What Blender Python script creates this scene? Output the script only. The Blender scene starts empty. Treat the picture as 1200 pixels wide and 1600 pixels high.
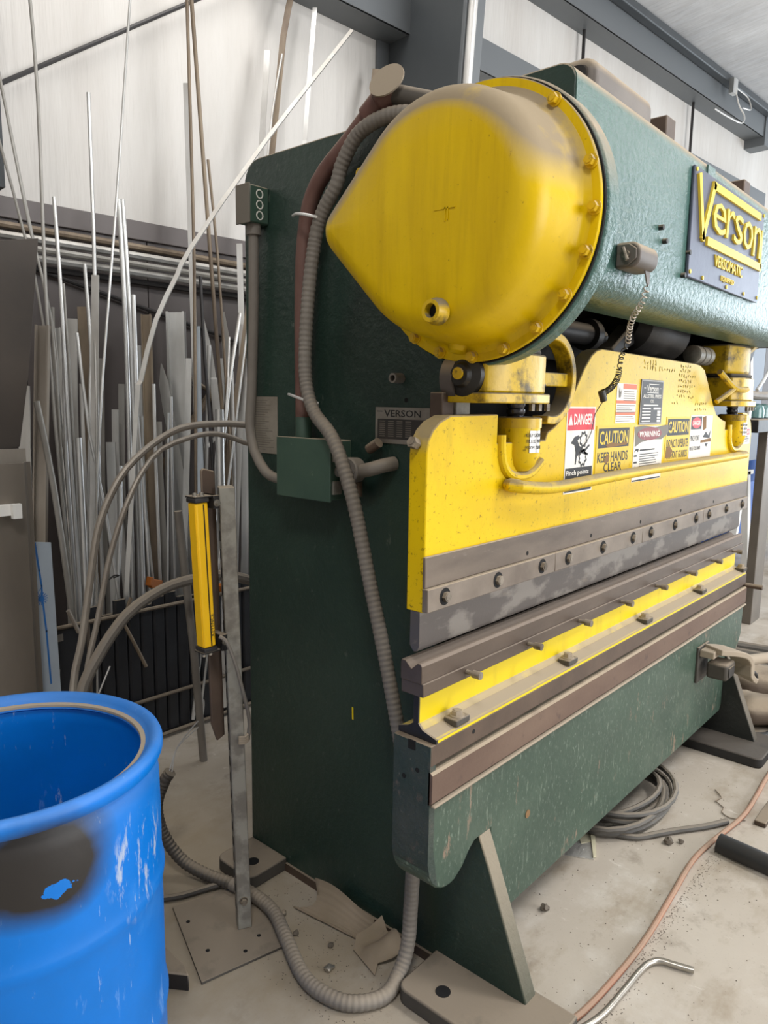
import bpy, bmesh, math, random
from mathutils import Vector, Matrix, noise

random.seed(7)
SC = bpy.context.scene
COL = SC.collection

# ------------------------------------------------------------------ camera
def look(yaw, pitch, roll):
    cy, sy = math.cos(yaw), math.sin(yaw)
    f = Vector((sy*math.cos(pitch), cy*math.cos(pitch), -math.sin(pitch)))
    r = Vector((cy, -sy, 0)); d = f.cross(r)
    c, s = math.cos(roll), math.sin(roll)
    right = c*r + s*d; down = -s*r + c*d
    m = Matrix((right, -down, -f)).transposed()
    return m.to_4x4()
cam = bpy.data.cameras.new('camera'); cam.sensor_fit = 'HORIZONTAL'; cam.sensor_width = 36
cam.lens = 36*1157/1200; cam.clip_start = .02
co = bpy.data.objects.new('camera', cam); COL.objects.link(co)
co.matrix_world = Matrix.Translation((0, 0, 1.55)) @ look(math.radians(48.775), math.radians(8.5527), math.radians(-.8726))
SC.camera = co

# ------------------------------------------------------------------ light
w = bpy.data.worlds.new('world'); SC.world = w; w.use_nodes = True
bg = w.node_tree.nodes['Background']; bg.inputs[0].default_value = (.86, .92, 1, 1); bg.inputs[1].default_value = .30
def area(name, loc, target, sx, sy, power, col):
    l = bpy.data.lights.new(name, 'AREA'); l.shape = 'RECTANGLE'; l.size = sx; l.size_y = sy; l.energy = power; l.color = col
    o = bpy.data.objects.new(name, l); COL.objects.link(o); o.location = loc
    o.rotation_euler = (Vector(target)-Vector(loc)).to_track_quat('-Z', 'Y').to_euler()
    return o
area('doorway_daylight', (4.5, -7.0, 2.6), (2.6, 1.0, 1.0), 6, 4.4, 620, (.97, .98, 1))
area('far_doorway_daylight', (13.5, -1.5, 2.4), (5, .5, .3), 5, 4, 420, (.80, .90, 1))
for i, (x, y) in enumerate(((-.8, -.6), (3.4, -1.4), (7.6, -1.4), (2.2, 2.55))):  # unseen overhead fill lights, added to brighten the dusty tops
    area('overhead_fill', (x, y, 4.7), (x, y, 0), .9, .9, (95, 110, 110, 26)[i], (1, .985, .96))
SC.view_settings.view_transform = 'Standard'; SC.view_settings.look = 'None'
SC.view_settings.gamma = 1; SC.view_settings.use_curve_mapping = False
SC.view_settings.exposure = 0.0

# ------------------------------------------------------------------ materials
def rgb(h):
    h = h.lstrip('#'); v = [int(h[i:i+2], 16)/255 for i in (0, 2, 4)]
    return tuple(c/12.92 if c <= .04045 else ((c+.055)/1.055)**2.4 for c in v)
MATS = {}
def mat(name, base, rough=.5, metal=0, var=None, specks=(), dust=0, bump=None, dustcol='#a3947f', spec=.5, dlo=.08, dhi=.50):
    """procedural paint or metal: colour variation, worn specks, dust lying on up-facing surfaces, fine relief"""
    m = bpy.data.materials.new(name); m.use_nodes = True; nt = m.node_tree; N = nt.nodes; L = nt.links
    b = N['Principled BSDF']; b.inputs['Metallic'].default_value = metal; b.inputs['Specular IOR Level'].default_value = spec
    geo = N.new('ShaderNodeNewGeometry')
    def nz(scale, detail=4, rough_=.6, stretch=None):
        t = N.new('ShaderNodeTexNoise'); t.inputs['Scale'].default_value = scale; t.inputs['Detail'].default_value = detail
        t.inputs['Roughness'].default_value = rough_
        if stretch:
            mp = N.new('ShaderNodeMapping'); mp.inputs['Scale'].default_value = stretch
            L.new(geo.outputs['Position'], mp.inputs[0]); L.new(mp.outputs[0], t.inputs['Vector'])
        else:
            L.new(geo.outputs['Position'], t.inputs['Vector'])
        return t.outputs['Fac']
    def ramp(v, lo, hi, amount=1):
        r = N.new('ShaderNodeMapRange'); r.inputs[1].default_value = lo; r.inputs[2].default_value = hi
        r.inputs[3].default_value = 0; r.inputs[4].default_value = amount; L.new(v, r.inputs[0]); return r.outputs[0]
    def mix(f, a, bcol):
        x = N.new('ShaderNodeMix'); x.data_type = 'RGBA'; L.new(f, x.inputs['Factor'])
        if isinstance(a, tuple): x.inputs['A'].default_value = (*a, 1)
        else: L.new(a, x.inputs['A'])
        if isinstance(bcol, tuple): x.inputs['B'].default_value = (*bcol, 1)
        else: L.new(bcol, x.inputs['B'])
        return x.outputs['Result']
    cur = rgb(base)
    rgh = None
    if var:
        c2, sc, lo, hi = var[:4]
        cur = mix(ramp(nz(sc, 5, .6, var[4] if len(var) > 4 else None), lo, hi), cur, rgb(c2))
    for sp in specks:
        c2, sc, lo, hi = sp[:4]
        cur = mix(ramp(nz(sc, 6, .7, sp[4] if len(sp) > 4 else None), lo, hi, sp[5] if len(sp) > 5 else 1), cur, rgb(c2))
    if dust:
        s = N.new('ShaderNodeSeparateXYZ'); L.new(geo.outputs['Normal'], s.inputs[0])
        f1 = ramp(s.outputs[2], dlo, dhi, dust)
        n2 = ramp(nz(7, 5), .12, .46)
        mm = N.new('ShaderNodeMath'); mm.operation = 'MULTIPLY'; L.new(f1, mm.inputs[0]); L.new(n2, mm.inputs[1])
        cur = mix(mm.outputs[0], cur, rgb(dustcol))
        ra = N.new('ShaderNodeMapRange'); ra.inputs[3].default_value = rough; ra.inputs[4].default_value = .95
        L.new(mm.outputs[0], ra.inputs[0]); L.new(ra.outputs[0], b.inputs['Roughness'])
        if metal:
            ra2 = N.new('ShaderNodeMapRange'); ra2.inputs[3].default_value = metal; ra2.inputs[4].default_value = 0
            L.new(mm.outputs[0], ra2.inputs[0]); L.new(ra2.outputs[0], b.inputs['Metallic'])
    else:
        b.inputs['Roughness'].default_value = rough
    if isinstance(cur, tuple): b.inputs['Base Color'].default_value = (*cur, 1)
    else: L.new(cur, b.inputs['Base Color'])
    if bump:
        bp = N.new('ShaderNodeBump'); bp.inputs['Strength'].default_value = bump[1]; bp.inputs['Distance'].default_value = bump[2] if len(bump) > 2 else .01
        L.new(nz(bump[0], 4, .6, bump[3] if len(bump) > 3 else None), bp.inputs['Height']); L.new(bp.outputs[0], b.inputs['Normal'])
    MATS[name] = m
    return m
mat('green_paint', '#1f322b', .36, var=('#2a3d34', 2.5, .35, .7), specks=(('#5a6258', 26, .63, .69, (1, 1, .6), .6), ('#6f6a5c', 60, .66, .72, None, .5)), dust=.9, bump=(38, .45, .006))
mat('shaded_black_paint', '#232523', .45, var=('#2d302d', 3, .35, .7), specks=(('#5a5a52', 34, .66, .72, None, .5),), dust=.7, bump=(38, .35, .005))  # right frame only: black paint, with the shade there put into its colour
mat('crown_paint', '#3b5b54', .28, var=('#4b6b64', 1.6, .35, .7), specks=(('#7d8f86', 60, .68, .74, None, .5), ('#8a6a5c', 5, .70, .76, None, .5)), dust=1, bump=(46, .6, .009, (1, 1, 1.6)))
mat('bed_paint', '#33453a', .45, var=('#3d5143', 3, .3, .7), specks=(('#86705f', 15, .62, .665, (1.6, 1, .45), .85), ('#7d5f50', 4.5, .655, .70, (1.2, 1, .6), .7), ('#7d8a7c', 90, .57, .66, (1, 1, .5), .6), ('#8e9a8a', 38, .61, .66, (2.5, 1, .35), .5), ('#5d6a5c', 2.2, .52, .75, None, .55)), dust=.9, bump=(50, .25, .004))
mat('end_paint', '#2a3831', .55, var=('#3f443d', 9, .4, .7), specks=(('#6d5b50', 14, .56, .66, (1, 1, .6), .8), ('#8d8578', 60, .62, .7, None, .5)), dust=.8, bump=(60, .5, .006))
mat('yellow_paint', '#dab800', .38, var=('#cfa904', 3, .35, .75), specks=(('#5f4a10', 75, .58, .66, None, .75), ('#8f7a1c', 5, .54, .80, (2, 2, .6), .55)), dust=.85, bump=(60, .12, .003), dustcol='#857a68', spec=.28)
mat('cover_yellow', '#dcb900', .36, var=('#c7a300', 2.2, .35, .75, (1, 5, .6)), specks=(('#7d6310', 70, .64, .70, None, .6), ('#b08d08', 5, .5, .8, (2, 7, .5), .6)), dust=1, bump=(40, .16, .004), dustcol='#95866e', dlo=.05, dhi=.34, spec=.28)
mat('bright_yellow', '#dfc404', .42, specks=(('#7a6a20', 40, .68, .74, (1, 1, .4), .8), ('#b59f22', 6, .55, .8, (3, 1, .5), .8)), dust=.9, bump=(60, .1, .003))
mat('greasy_yellow', '#c9a50d', .38, specks=(('#3b3016', 13, .50, .66, None, .9),), dust=.9, bump=(50, .2, .004), dustcol='#6e665a')
mat('grease_black', '#1d1a15', .45, specks=(('#4d3d16', 24, .58, .7, None, .6),), bump=(40, .3, .005))
mat('tool_steel', '#73675b', .5, .3, var=('#584d44', 7, .35, .7, (.4, 1, 1.6)), specks=(('#8b8279', 20, .62, .72, (.5, 1, 2), .5),), dust=.9, bump=(90, .12, .002))
mat('clamp_steel', '#857a6e', .48, .3, var=('#685d53', 6, .35, .7), specks=(('#3d3833', 5, .62, .75, None, .7),), dust=.8, bump=(90, .1, .002))
mat('punch_steel', '#5f5a58', .42, .35, var=('#85807b', 5, .50, .58, (1, 1, 2)), specks=(('#7d7268', 12, .6, .66, (.6, 1, 2), .5),), bump=(80, .12, .002))
mat('die_steel', '#5f5248', .38, .35, var=('#483d36', 6, .4, .7, (.3, 1, 1)), dust=.75, bump=(70, .12, .002), dustcol='#85776a')
mat('rust_steel', '#5d483c', .62, .1, var=('#705b4c', 5, .35, .7, (.4, 1, 1)), specks=(('#42332d', 18, .6, .7, None, .6),), dust=.9, bump=(70, .15, .003))
mat('brown_steel', '#4c3e34', .55, .2, var=('#5e4d40', 6, .35, .7), dust=.6, bump=(60, .15, .003))
mat('dark_steel', '#2b2a2a', .5, .4, var=('#3b3836', 8, .4, .7), dust=.8, bump=(60, .2, .003))
mat('black_hole', '#0b0a0a', .9)
mat('dirty_bolt', '#8d8478', .45, .5, var=('#5d554b', 30, .4, .6), dust=.6)
mat('yellow_bolt', '#cfa80a', .4, specks=(('#4b3c12', 50, .55, .68, None, .8),), dust=.6)
mat('dust_pad', '#4d4841', .8, var=('#3f3b35', 6, .35, .7), dust=.9, bump=(40, .2, .003), dustcol='#8d806f', dlo=.3, dhi=.9)
mat('black_pad', '#232221', .6, dust=.5, bump=(40, .3, .004), dustcol='#6b6258')
mat('red_hose', '#5c3d35', .6, var=('#6d5047', 8, .35, .7), dust=.9, dlo=.3, dhi=.8)
mat('grey_conduit', '#7a746c', .62, var=('#69625a', 5, .35, .7), dust=.5, dlo=.2, dhi=.9)
mat('dark_conduit', '#4f4a44', .65, var=('#3f3b37', 5, .35, .7), dust=.6, dlo=.4, dhi=1)
mat('galv', '#949187', .5, .3, var=('#77726a', 14, .45, .6), specks=(('#4f4a43', 9, .58, .68, None, .5),), dust=.7, bump=(40, .1, .002))
mat('alu', '#e2e2e0', .30, .7, var=('#bdbcb8', 6, .35, .7, (1, 1, .3)), dust=.4)
mat('alu_dull', '#a9a6a0', .45, .35, var=('#8b8780', 7, .35, .7, (1, 1, .3)))
mat('alu_white', '#e4e3e0', .36, .4, var=('#b0aca6', 4, .35, .7, (1, 1, .3)))
mat('alu_blue', '#c0cad4', .35, .3, var=('#8e979f', 4, .35, .7, (1, 1, .3)))
mat('stock_brown', '#958672', .55, .3, var=('#5f5043', 7, .35, .7, (1, 1, .25)))
mat('stock_dark', '#3c3a3a', .5, .5)
mat('stock_beige', '#a79f94', .5, .4, var=('#8d8378', 5, .35, .7, (1, 1, .3)))
mat('film_blue', '#b9c3cc', .35, .1, var=('#a6b1bc', 3, .35, .7))
mat('print_blue', '#2f6fb4', .5)
mat('brown_sheet', '#3f3934', .6, .2, var=('#4a423b', 4, .35, .7), bump=(60, .1, .002))
mat('silver_sheet', '#8b8277', .42, .5, var=('#786f65', 3, .35, .7, (1, 1, .4)))
mat('crate_black', '#1b1c20', .5, var=('#24262b', 8, .35, .7), dust=.5, bump=(20, .15, .004))
mat('wire_steel', '#5f564d', .5, .5, dust=.6)
mat('orange_plastic', '#a85f1c', .5)
mat('drum_blue', '#0272cf', .40, var=('#0567b8', 3, .35, .7), specks=(('#3a86d6', 5, .58, .74, None, .5), ('#8fb4e2', 13, .62, .70, (1, 1, .28), .45), ('#b9c6d6', 48, .64, .70, (1.4, 1, .22), .65)), bump=(20, .1, .004), dust=.25, dustcol='#6f8fb5', spec=.35)
mat('sensor_yellow', '#f0bb0a', .4, specks=(('#8c6c10', 40, .66, .72, None, .6),), bump=(50, .05, .002))
mat('white_paint', '#e9e7e2', .5, specks=(('#a59d90', 30, .63, .72, None, .6),))
mat('sticker_white', '#dcd6cb', .5, specks=(('#9a8b6d', 30, .64, .72, None, .7),))
mat('sticker_yellow', '#cfae1e', .5, specks=(('#8d7a2a', 30, .62, .72, None, .8),))
mat('sticker_red', '#c9202e', .5, specks=(('#b9a08a', 60, .68, .74, None, .8),))
mat('sticker_orange', '#d8663a', .5)
mat('sticker_darkred', '#7c2a2c', .5, specks=(('#b5aaa2', 26, .58, .7, None, .6),))
mat('print_black', '#1b1b1b', .55)
mat('print_white', '#e6e2d9', .55)
mat('print_yellow', '#d3b21e', .5)
mat('print_grey', '#6d675d', .6)
mat('pencil', '#6b5a17', .7)
mat('smudge_brown', '#7d5f3c', .8)
mat('sign_grey', '#4b5060', .42, .3, var=('#5d6170', 5, .35, .7), specks=(('#a89a88', 9, .66, .74, None, .7),), bump=(30, .15, .004))
mat('sign_yellow', '#e2c53c', .45, specks=(('#8d7a3a', 40, .66, .74, None, .7),))
mat('plate_silver', '#8f8a82', .45, .4, var=('#6d6459', 9, .4, .7), specks=(('#5b4033', 12, .62, .72, (1, 1, .4), .7),))
mat('plate_dark', '#2a2826', .5, var=('#3b3531', 9, .4, .7))
mat('paper', '#8c8579', .7, var=('#7a7266', 12, .4, .7))
mat('box_green', '#384e43', .45, var=('#455a4c', 4, .35, .7), specks=(('#6d7c6c', 40, .66, .74, None, .5),), dust=.9, bump=(40, .2, .003))
mat('box_brown', '#6b655b', .6, dust=.7)
mat('box_grey', '#5b544f', .5, .3, var=('#6a625b', 7, .4, .7), dust=.9)
mat('lens_dark', '#2f2c2b', .4, .3)
mat('cord_pale', '#b5a99a', .5, .2)
mat('cord_black', '#2e2a22', .5)
mat('insulation', '#d8d5d0', .6, var=('#c6c0b9', 1.6, .35, .75, (1.2, 1, .25)), bump=(5, .45, .03, (2.2, 1, .22)), spec=.3)
mat('roof_insulation', '#e2e3e4', .6, var=('#bdbec0', 1.4, .35, .75), bump=(2.2, .6, .05, (2.5, .5, 1)), spec=.3)
mat('wainscot', '#57504e', .5, .1, var=('#4d4644', 2, .35, .7, (1, 1, .3)), bump=(3, .1, .004))
mat('wainscot_trim', '#625b59', .5, .1)
mat('grey_steel', '#4d5154', .5, .1, var=('#45494c', 2, .35, .7))
mat('beam_steel', '#6c7073', .5, .15, dust=.4)
mat('rack_steel', '#6f675d', .5, .2, var=('#5f574e', 5, .35, .7))
mat('panel_blue', '#56606e', .5)
mat('bag_brown', '#6b5c4e', .7, var=('#56493d', 6, .35, .7), dust=.8, bump=(30, .3, .005))
mat('orange_hose', '#a56a52', .6, var=('#8d6854', 6, .35, .7), dust=.5)
mat('rubber_black', '#262626', .5)
mat('rubber_grey', '#5f5c57', .6, var=('#4c4945', 6, .35, .7), dust=.5, dlo=.4, dhi=1.1)
mat('cardboard', '#8a7a66', .8, var=('#75664f', 8, .35, .7), dust=.3, bump=(1, .3, .004))
mat('foil', '#d2cfc8', .3, .5, bump=(60, .8, .006))
mat('foil_paper', '#c9c2a6', .6)
mat('debris', '#5f564b', .8)
mat('clean_metal', '#a9a49b', .3, .8)
mat('chrome_dark', '#4b4a4c', .25, .8)
mat('glass_green', '#5d7f7d', .15, spec=.8)
mat('blue_bin', '#2f5fae', .45)
mat('ragdust', '#9c8f7d', .9)

def concrete():
    m = mat('concrete', '#b9b0a3', .5, var=('#a89d8f', 1.1, .35, .7), specks=(('#c6c0b6', 3.2, .52, .70, None, .8), ('#8a7a62', 2.2, .52, .72, (1, 1.6, 1), .75), ('#776b5c', 7, .58, .75, None, .6), ('#5f5548', 120, .62, .70, None, .6), ('#d2ccc2', 26, .64, .70, (1, .4, 1), .6)), bump=(30, .12, .003), spec=.4)
    return m
def concrete_dirt():
    """a broad brown dusty patch on the slab beside the end of the press, with a worn ragged edge"""
    m = concrete(); nt = m.node_tree; N = nt.nodes; L = nt.links; b = N['Principled BSDF']; old = b.inputs['Base Color'].links[0].from_socket
    geo = N.new('ShaderNodeNewGeometry'); mp = N.new('ShaderNodeMapping'); mp.inputs['Scale'].default_value = (1.1, .55, 0); mp.inputs['Location'].default_value = (-1.25, -1.05, 0)
    L.new(geo.outputs['Position'], mp.inputs[0]); ln = N.new('ShaderNodeVectorMath'); ln.operation = 'LENGTH'; L.new(mp.outputs[0], ln.inputs[0])
    t = N.new('ShaderNodeTexNoise'); t.inputs['Scale'].default_value = 3.5; t.inputs['Detail'].default_value = 6; L.new(geo.outputs['Position'], t.inputs['Vector'])
    ad = N.new('ShaderNodeMath'); ad.operation = 'MULTIPLY_ADD'; ad.inputs[1].default_value = .9; L.new(t.outputs['Fac'], ad.inputs[0]); L.new(ln.outputs['Value'], ad.inputs[2])
    r = N.new('ShaderNodeMapRange'); r.inputs[1].default_value = .75; r.inputs[2].default_value = 1.25; r.inputs[3].default_value = .75; r.inputs[4].default_value = 0; L.new(ad.outputs[0], r.inputs[0])
    x = N.new('ShaderNodeMix'); x.data_type = 'RGBA'; L.new(r.outputs[0], x.inputs['Factor']); L.new(old, x.inputs['A']); x.inputs['B'].default_value = (*rgb('#93856f'), 1); L.new(x.outputs['Result'], b.inputs['Base Color'])
concrete_dirt()
def drum_material():
    """blue plastic with one soft-edged black spray-painted patch that stays on the drum"""
    m = MATS['drum_blue']; nt = m.node_tree; N = nt.nodes; L = nt.links; b = N['Principled BSDF']
    old = b.inputs['Base Color'].links[0].from_socket
    geo = N.new('ShaderNodeNewGeometry')
    def blob(center, rad, lo, hi, k, amp=.5):
        mp = N.new('ShaderNodeMapping'); mp.vector_type = 'POINT'
        mp.inputs['Scale'].default_value = tuple(1/r for r in rad)
        mp.inputs['Location'].default_value = tuple(-c/r for c, r in zip(center, rad))
        L.new(geo.outputs['Position'], mp.inputs[0])
        ln = N.new('ShaderNodeVectorMath'); ln.operation = 'LENGTH'; L.new(mp.outputs[0], ln.inputs[0])
        t = N.new('ShaderNodeTexNoise'); t.inputs['Scale'].default_value = k; t.inputs['Detail'].default_value = 5; L.new(geo.outputs['Position'], t.inputs['Vector'])
        ad = N.new('ShaderNodeMath'); ad.operation = 'MULTIPLY_ADD'; ad.inputs[1].default_value = amp; L.new(t.outputs['Fac'], ad.inputs[0]); L.new(ln.outputs['Value'], ad.inputs[2])
        r = N.new('ShaderNodeMapRange'); r.inputs[1].default_value = lo; r.inputs[2].default_value = hi; r.inputs[3].default_value = 1; r.inputs[4].default_value = 0
        L.new(ad.outputs[0], r.inputs[0]); return r.outputs[0]
    f1 = blob((.485, 1.17, .762), (.105, .15, .092), 1.0, 1.50, 9)
    f2 = blob((.505, 1.163, .722), (.030, .04, .016), 1.55, 1.57, 55, 1.5)
    sub = N.new('ShaderNodeMath'); sub.operation = 'SUBTRACT'; sub.use_clamp = True; L.new(f1, sub.inputs[0]); L.new(f2, sub.inputs[1])
    x = N.new('ShaderNodeMix'); x.data_type = 'RGBA'; L.new(sub.outputs[0], x.inputs['Factor']); L.new(old, x.inputs['A']); x.inputs['B'].default_value = (*rgb('#292624'), 1)
    # pale scrape marks on the right flank
    f3 = blob((.675, 1.20, .675), (.085, .12, .11), .95, 1.35, 12)
    mp = N.new('ShaderNodeMapping'); mp.inputs['Rotation'].default_value = (0, .5, 0); mp.inputs['Scale'].default_value = (60, 20, 14); L.new(geo.outputs['Position'], mp.inputs[0])
    t = N.new('ShaderNodeTexNoise'); t.inputs['Scale'].default_value = 1; t.inputs['Detail'].default_value = 6; t.inputs['Roughness'].default_value = .7; L.new(mp.outputs[0], t.inputs['Vector'])
    r = N.new('ShaderNodeMapRange'); r.inputs[1].default_value = .53; r.inputs[2].default_value = .62; r.inputs[4].default_value = .8; L.new(t.outputs['Fac'], r.inputs[0])
    mu = N.new('ShaderNodeMath'); mu.operation = 'MULTIPLY'; L.new(r.outputs[0], mu.inputs[0]); L.new(f3, mu.inputs[1])
    x2 = N.new('ShaderNodeMix'); x2.data_type = 'RGBA'; L.new(mu.outputs[0], x2.inputs['Factor']); L.new(x.outputs['Result'], x2.inputs['A']); x2.inputs['B'].default_value = (*rgb('#b3bcc8'), 1)
    L.new(x2.outputs['Result'], b.inputs['Base Color'])
drum_material()

# ------------------------------------------------------------------ mesh helpers
def catmull(pts, step=.02):
    P = [Vector(p) for p in pts]
    P = [P[0]*2-P[1]] + P + [P[-1]*2-P[-2]]
    out = []
    for i in range(1, len(P)-2):
        a, b, c, d = P[i-1:i+3]; n = max(2, int((c-b).length/step))
        for k in range(n):
            t = k/n
            out.append(.5*((2*b)+(c-a)*t+(2*a-5*b+4*c-d)*t*t+(3*b-a-3*c+d)*t**3))
    out.append(P[-2].copy()); return out
def arc2(cx, cy, r, a0, a1, n=8):
    return [(cx+r*math.cos(math.radians(a0+(a1-a0)*k/n)), cy+r*math.sin(math.radians(a0+(a1-a0)*k/n))) for k in range(n+1)]
class MB:
    def __init__(self): self.bm = bmesh.new()
    def faces(self, vs, fs):
        v = [self.bm.verts.new(p) for p in vs]
        for f in fs:
            try: self.bm.faces.new([v[i] for i in f])
            except ValueError: pass
        return self
    def box(self, x0, x1, y0, y1, z0, z1):
        return self.faces([(x, y, z) for z in (z0, z1) for y in (y0, y1) for x in (x0, x1)],
                          [(0, 2, 3, 1), (4, 5, 7, 6), (0, 1, 5, 4), (2, 6, 7, 3), (0, 4, 6, 2), (1, 3, 7, 5)])
    def prism(self, pts, axis, a, b):
        n = len(pts)
        def q(p, h): return {'x': (h, p[0], p[1]), 'y': (p[0], h, p[1]), 'z': (p[0], p[1], h)}[axis]
        vs = [q(p, a) for p in pts]+[q(p, b) for p in pts]
        return self.faces(vs, [tuple(range(n)), tuple(range(2*n-1, n-1, -1))]+[(i, (i+1) % n+0, (i+1) % n+n, i+n) for i in range(n)])
    def frame(self, d):
        d = Vector(d).normalized(); u = Vector((0, 0, 1)) if abs(d.z) < .9 else Vector((1, 0, 0))
        s = d.cross(u).normalized(); return d, s, s.cross(d).normalized()
    def cyl(self, p0, p1, r0, r1=None, n=16):
        r1 = r0 if r1 is None else r1; p0, p1 = Vector(p0), Vector(p1); d, s, t = self.frame(p1-p0)
        ring = [(math.cos(2*math.pi*k/n), math.sin(2*math.pi*k/n)) for k in range(n)]
        vs = [p0+(s*c+t*e)*r0 for c, e in ring]+[p1+(s*c+t*e)*r1 for c, e in ring]
        return self.faces(vs, [tuple(range(n-1, -1, -1)), tuple(range(n, 2*n))]+[(i, (i+1) % n, (i+1) % n+n, i+n) for i in range(n)])
    def lathe(self, o, axis, prof, n=24, cap=True):
        o = Vector(o); d, s, t = self.frame(axis); vs = []; fs = []
        for r, h in prof:
            vs += [o+d*h+(s*math.cos(2*math.pi*k/n)+t*math.sin(2*math.pi*k/n))*r for k in range(n)]
        m = len(prof)
        for j in range(m-1):
            fs += [(j*n+k, j*n+(k+1) % n, (j+1)*n+(k+1) % n, (j+1)*n+k) for k in range(n)]
        if cap: fs += [tuple(range(n-1, -1, -1)), tuple(range((m-1)*n, m*n))]
        return self.faces(vs, fs)
    def sweep(self, pts, prof, hint=None, caps=True, scale=None):
        P = [Vector(p) for p in pts]; n = len(prof); vs = []; fs = []
        prev = None
        for i, p in enumerate(P):
            d = (P[min(i+1, len(P)-1)]-P[max(i-1, 0)]).normalized()
            if prev is None:
                h = Vector(hint) if hint else (Vector((0, 0, 1)) if abs(d.z) < .9 else Vector((1, 0, 0)))
                s = (h-d*h.dot(d)).normalized()
            else:
                s = (prev-d*prev.dot(d)).normalized()
            prev = s; t = d.cross(s); k = scale(i) if scale else 1
            vs += [p+(s*a+t*b)*k for a, b in prof]
        for j in range(len(P)-1):
            fs += [(j*n+k, j*n+(k+1) % n, (j+1)*n+(k+1) % n, (j+1)*n+k) for k in range(n)]
        if caps: fs += [tuple(range(n-1, -1, -1)), tuple(range((len(P)-1)*n, len(P)*n))]
        return self.faces(vs, fs)
    def tube(self, pts, r, n=10, smooth=.03, rib=0):
        P = catmull(pts, smooth) if smooth else [Vector(p) for p in pts]
        prof = [(r*math.cos(2*math.pi*k/n), r*math.sin(2*math.pi*k/n)) for k in range(n)]
        return self.sweep(P, prof, scale=(lambda i: 1+rib*(1 if (i//2) % 2 else -1)) if rib else None)
    def hexbolt(self, p, axis, r, h, washer=True):
        p = Vector(p); a = Vector(axis).normalized()
        if washer: self.cyl(p, p+a*h*.22, r*1.35, n=16)
        self.cyl(p, p+a*h, r, n=6); self.cyl(p+a*h*.9, p+a*h*1.12, r*.62, n=12); return self
    def text(self, s, plane, x, y, z, w, h, t=.0006, bold=.0):
        """flat print or raised letters fitted to a box w by h; plane 'front' faces -Y, 'left' faces -X"""
        c = bpy.data.curves.new('t', 'FONT'); c.body = s; c.extrude = .05; c.resolution_u = 2; c.offset = bold
        o = bpy.data.objects.new('t', c); me = bpy.data.meshes.new_from_object(o)
        xs = [v.co.x for v in me.vertices]; ys = [v.co.y for v in me.vertices]
        if xs:
            x0, x1, y0, y1 = min(xs), max(xs), min(ys), max(ys)
            vs = []
            for v in me.vertices:
                u = (v.co.x-x0)/max(1e-6, x1-x0)*w; k = (v.co.y-y0)/max(1e-6, y1-y0)*h; e = (v.co.z+.05)/.1*t
                vs.append((x+u, y-e, z+k) if plane == 'front' else (x-e, y-u, z+k))
            self.faces(vs, [tuple(p.vertices) for p in me.polygons])
        bpy.data.objects.remove(o); bpy.data.curves.remove(c); bpy.data.meshes.remove(me)
        return self
    def stroke(self, pts, wd, plane, d, t=.001):
        """a flat painted line through 2-D points on a vertical plane"""
        for (a, b), (c, e) in zip(pts, pts[1:]):
            L_ = math.hypot(c-a, e-b) or 1e-6; nx, nz = -(e-b)/L_*wd/2, (c-a)/L_*wd/2; ex, ez = (c-a)/L_*wd*.4, (e-b)/L_*wd*.4
            q = [(a-ex+nx, b-ez+nz), (a-ex-nx, b-ez-nz), (c+ex-nx, e+ez-nz), (c+ex+nx, e+ez+nz)]
            if plane == 'front': self.prism(q, 'y', d, d-t)
            else: self.prism(q, 'x', d, d-t)
        return self
    def build(self, name, m, parent=None, bevel=0, seg=2, smooth=True, angle=35, origin=None):
        bm = self.bm; bmesh.ops.recalc_face_normals(bm, faces=bm.faces)
        me = bpy.data.meshes.new(name); bm.to_mesh(me); bm.free()
        me.materials.append(MATS[m] if isinstance(m, str) else m)
        if smooth:
            me.polygons.foreach_set('use_smooth', [True]*len(me.polygons)); me.set_sharp_from_angle(angle=math.radians(angle))
        o = bpy.data.objects.new(name, me); COL.objects.link(o)
        if origin is None:
            xs = [v.co for v in me.vertices]
            origin = Vector(((min(c.x for c in xs)+max(c.x for c in xs))/2, (min(c.y for c in xs)+max(c.y for c in xs))/2, min(c.z for c in xs)))
        me.transform(Matrix.Translation(-Vector(origin))); o.location = origin
        if parent: attach(o, parent)
        if bevel:
            b = o.modifiers.new('bevel', 'BEVEL'); b.width = bevel; b.segments = seg; b.limit_method = 'ANGLE'; b.angle_limit = math.radians(40)
        return o
WORLD = {}
def wpos(o):
    v = Vector(o.location)
    p = o.parent
    while p: v = v+p.location; p = p.parent
    return v
def attach(o, parent):
    v = Vector(o.location); o.parent = parent; o.location = v-wpos(parent)
def tag(o, label, cat, group=None, kind=None):
    o['label'] = label; o['category'] = cat
    if group: o['group'] = group
    if kind: o['kind'] = kind
    return o
def thing(name, loc, label, cat, group=None):
    o = bpy.data.objects.new(name, None); o.empty_display_size = .1; COL.objects.link(o); o.location = loc
    return tag(o, label, cat, group)
def struct(o): o['kind'] = 'structure'; return o
def spread(o, places, parent=None):
    """copies of one part (sharing its mesh) at further world positions"""
    out = []
    for p in places:
        c = o.copy(); COL.objects.link(c); c.parent = parent or o.parent
        c.location = Vector(p)-(wpos(c.parent) if c.parent else Vector()); out.append(c)
    return out

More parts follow.
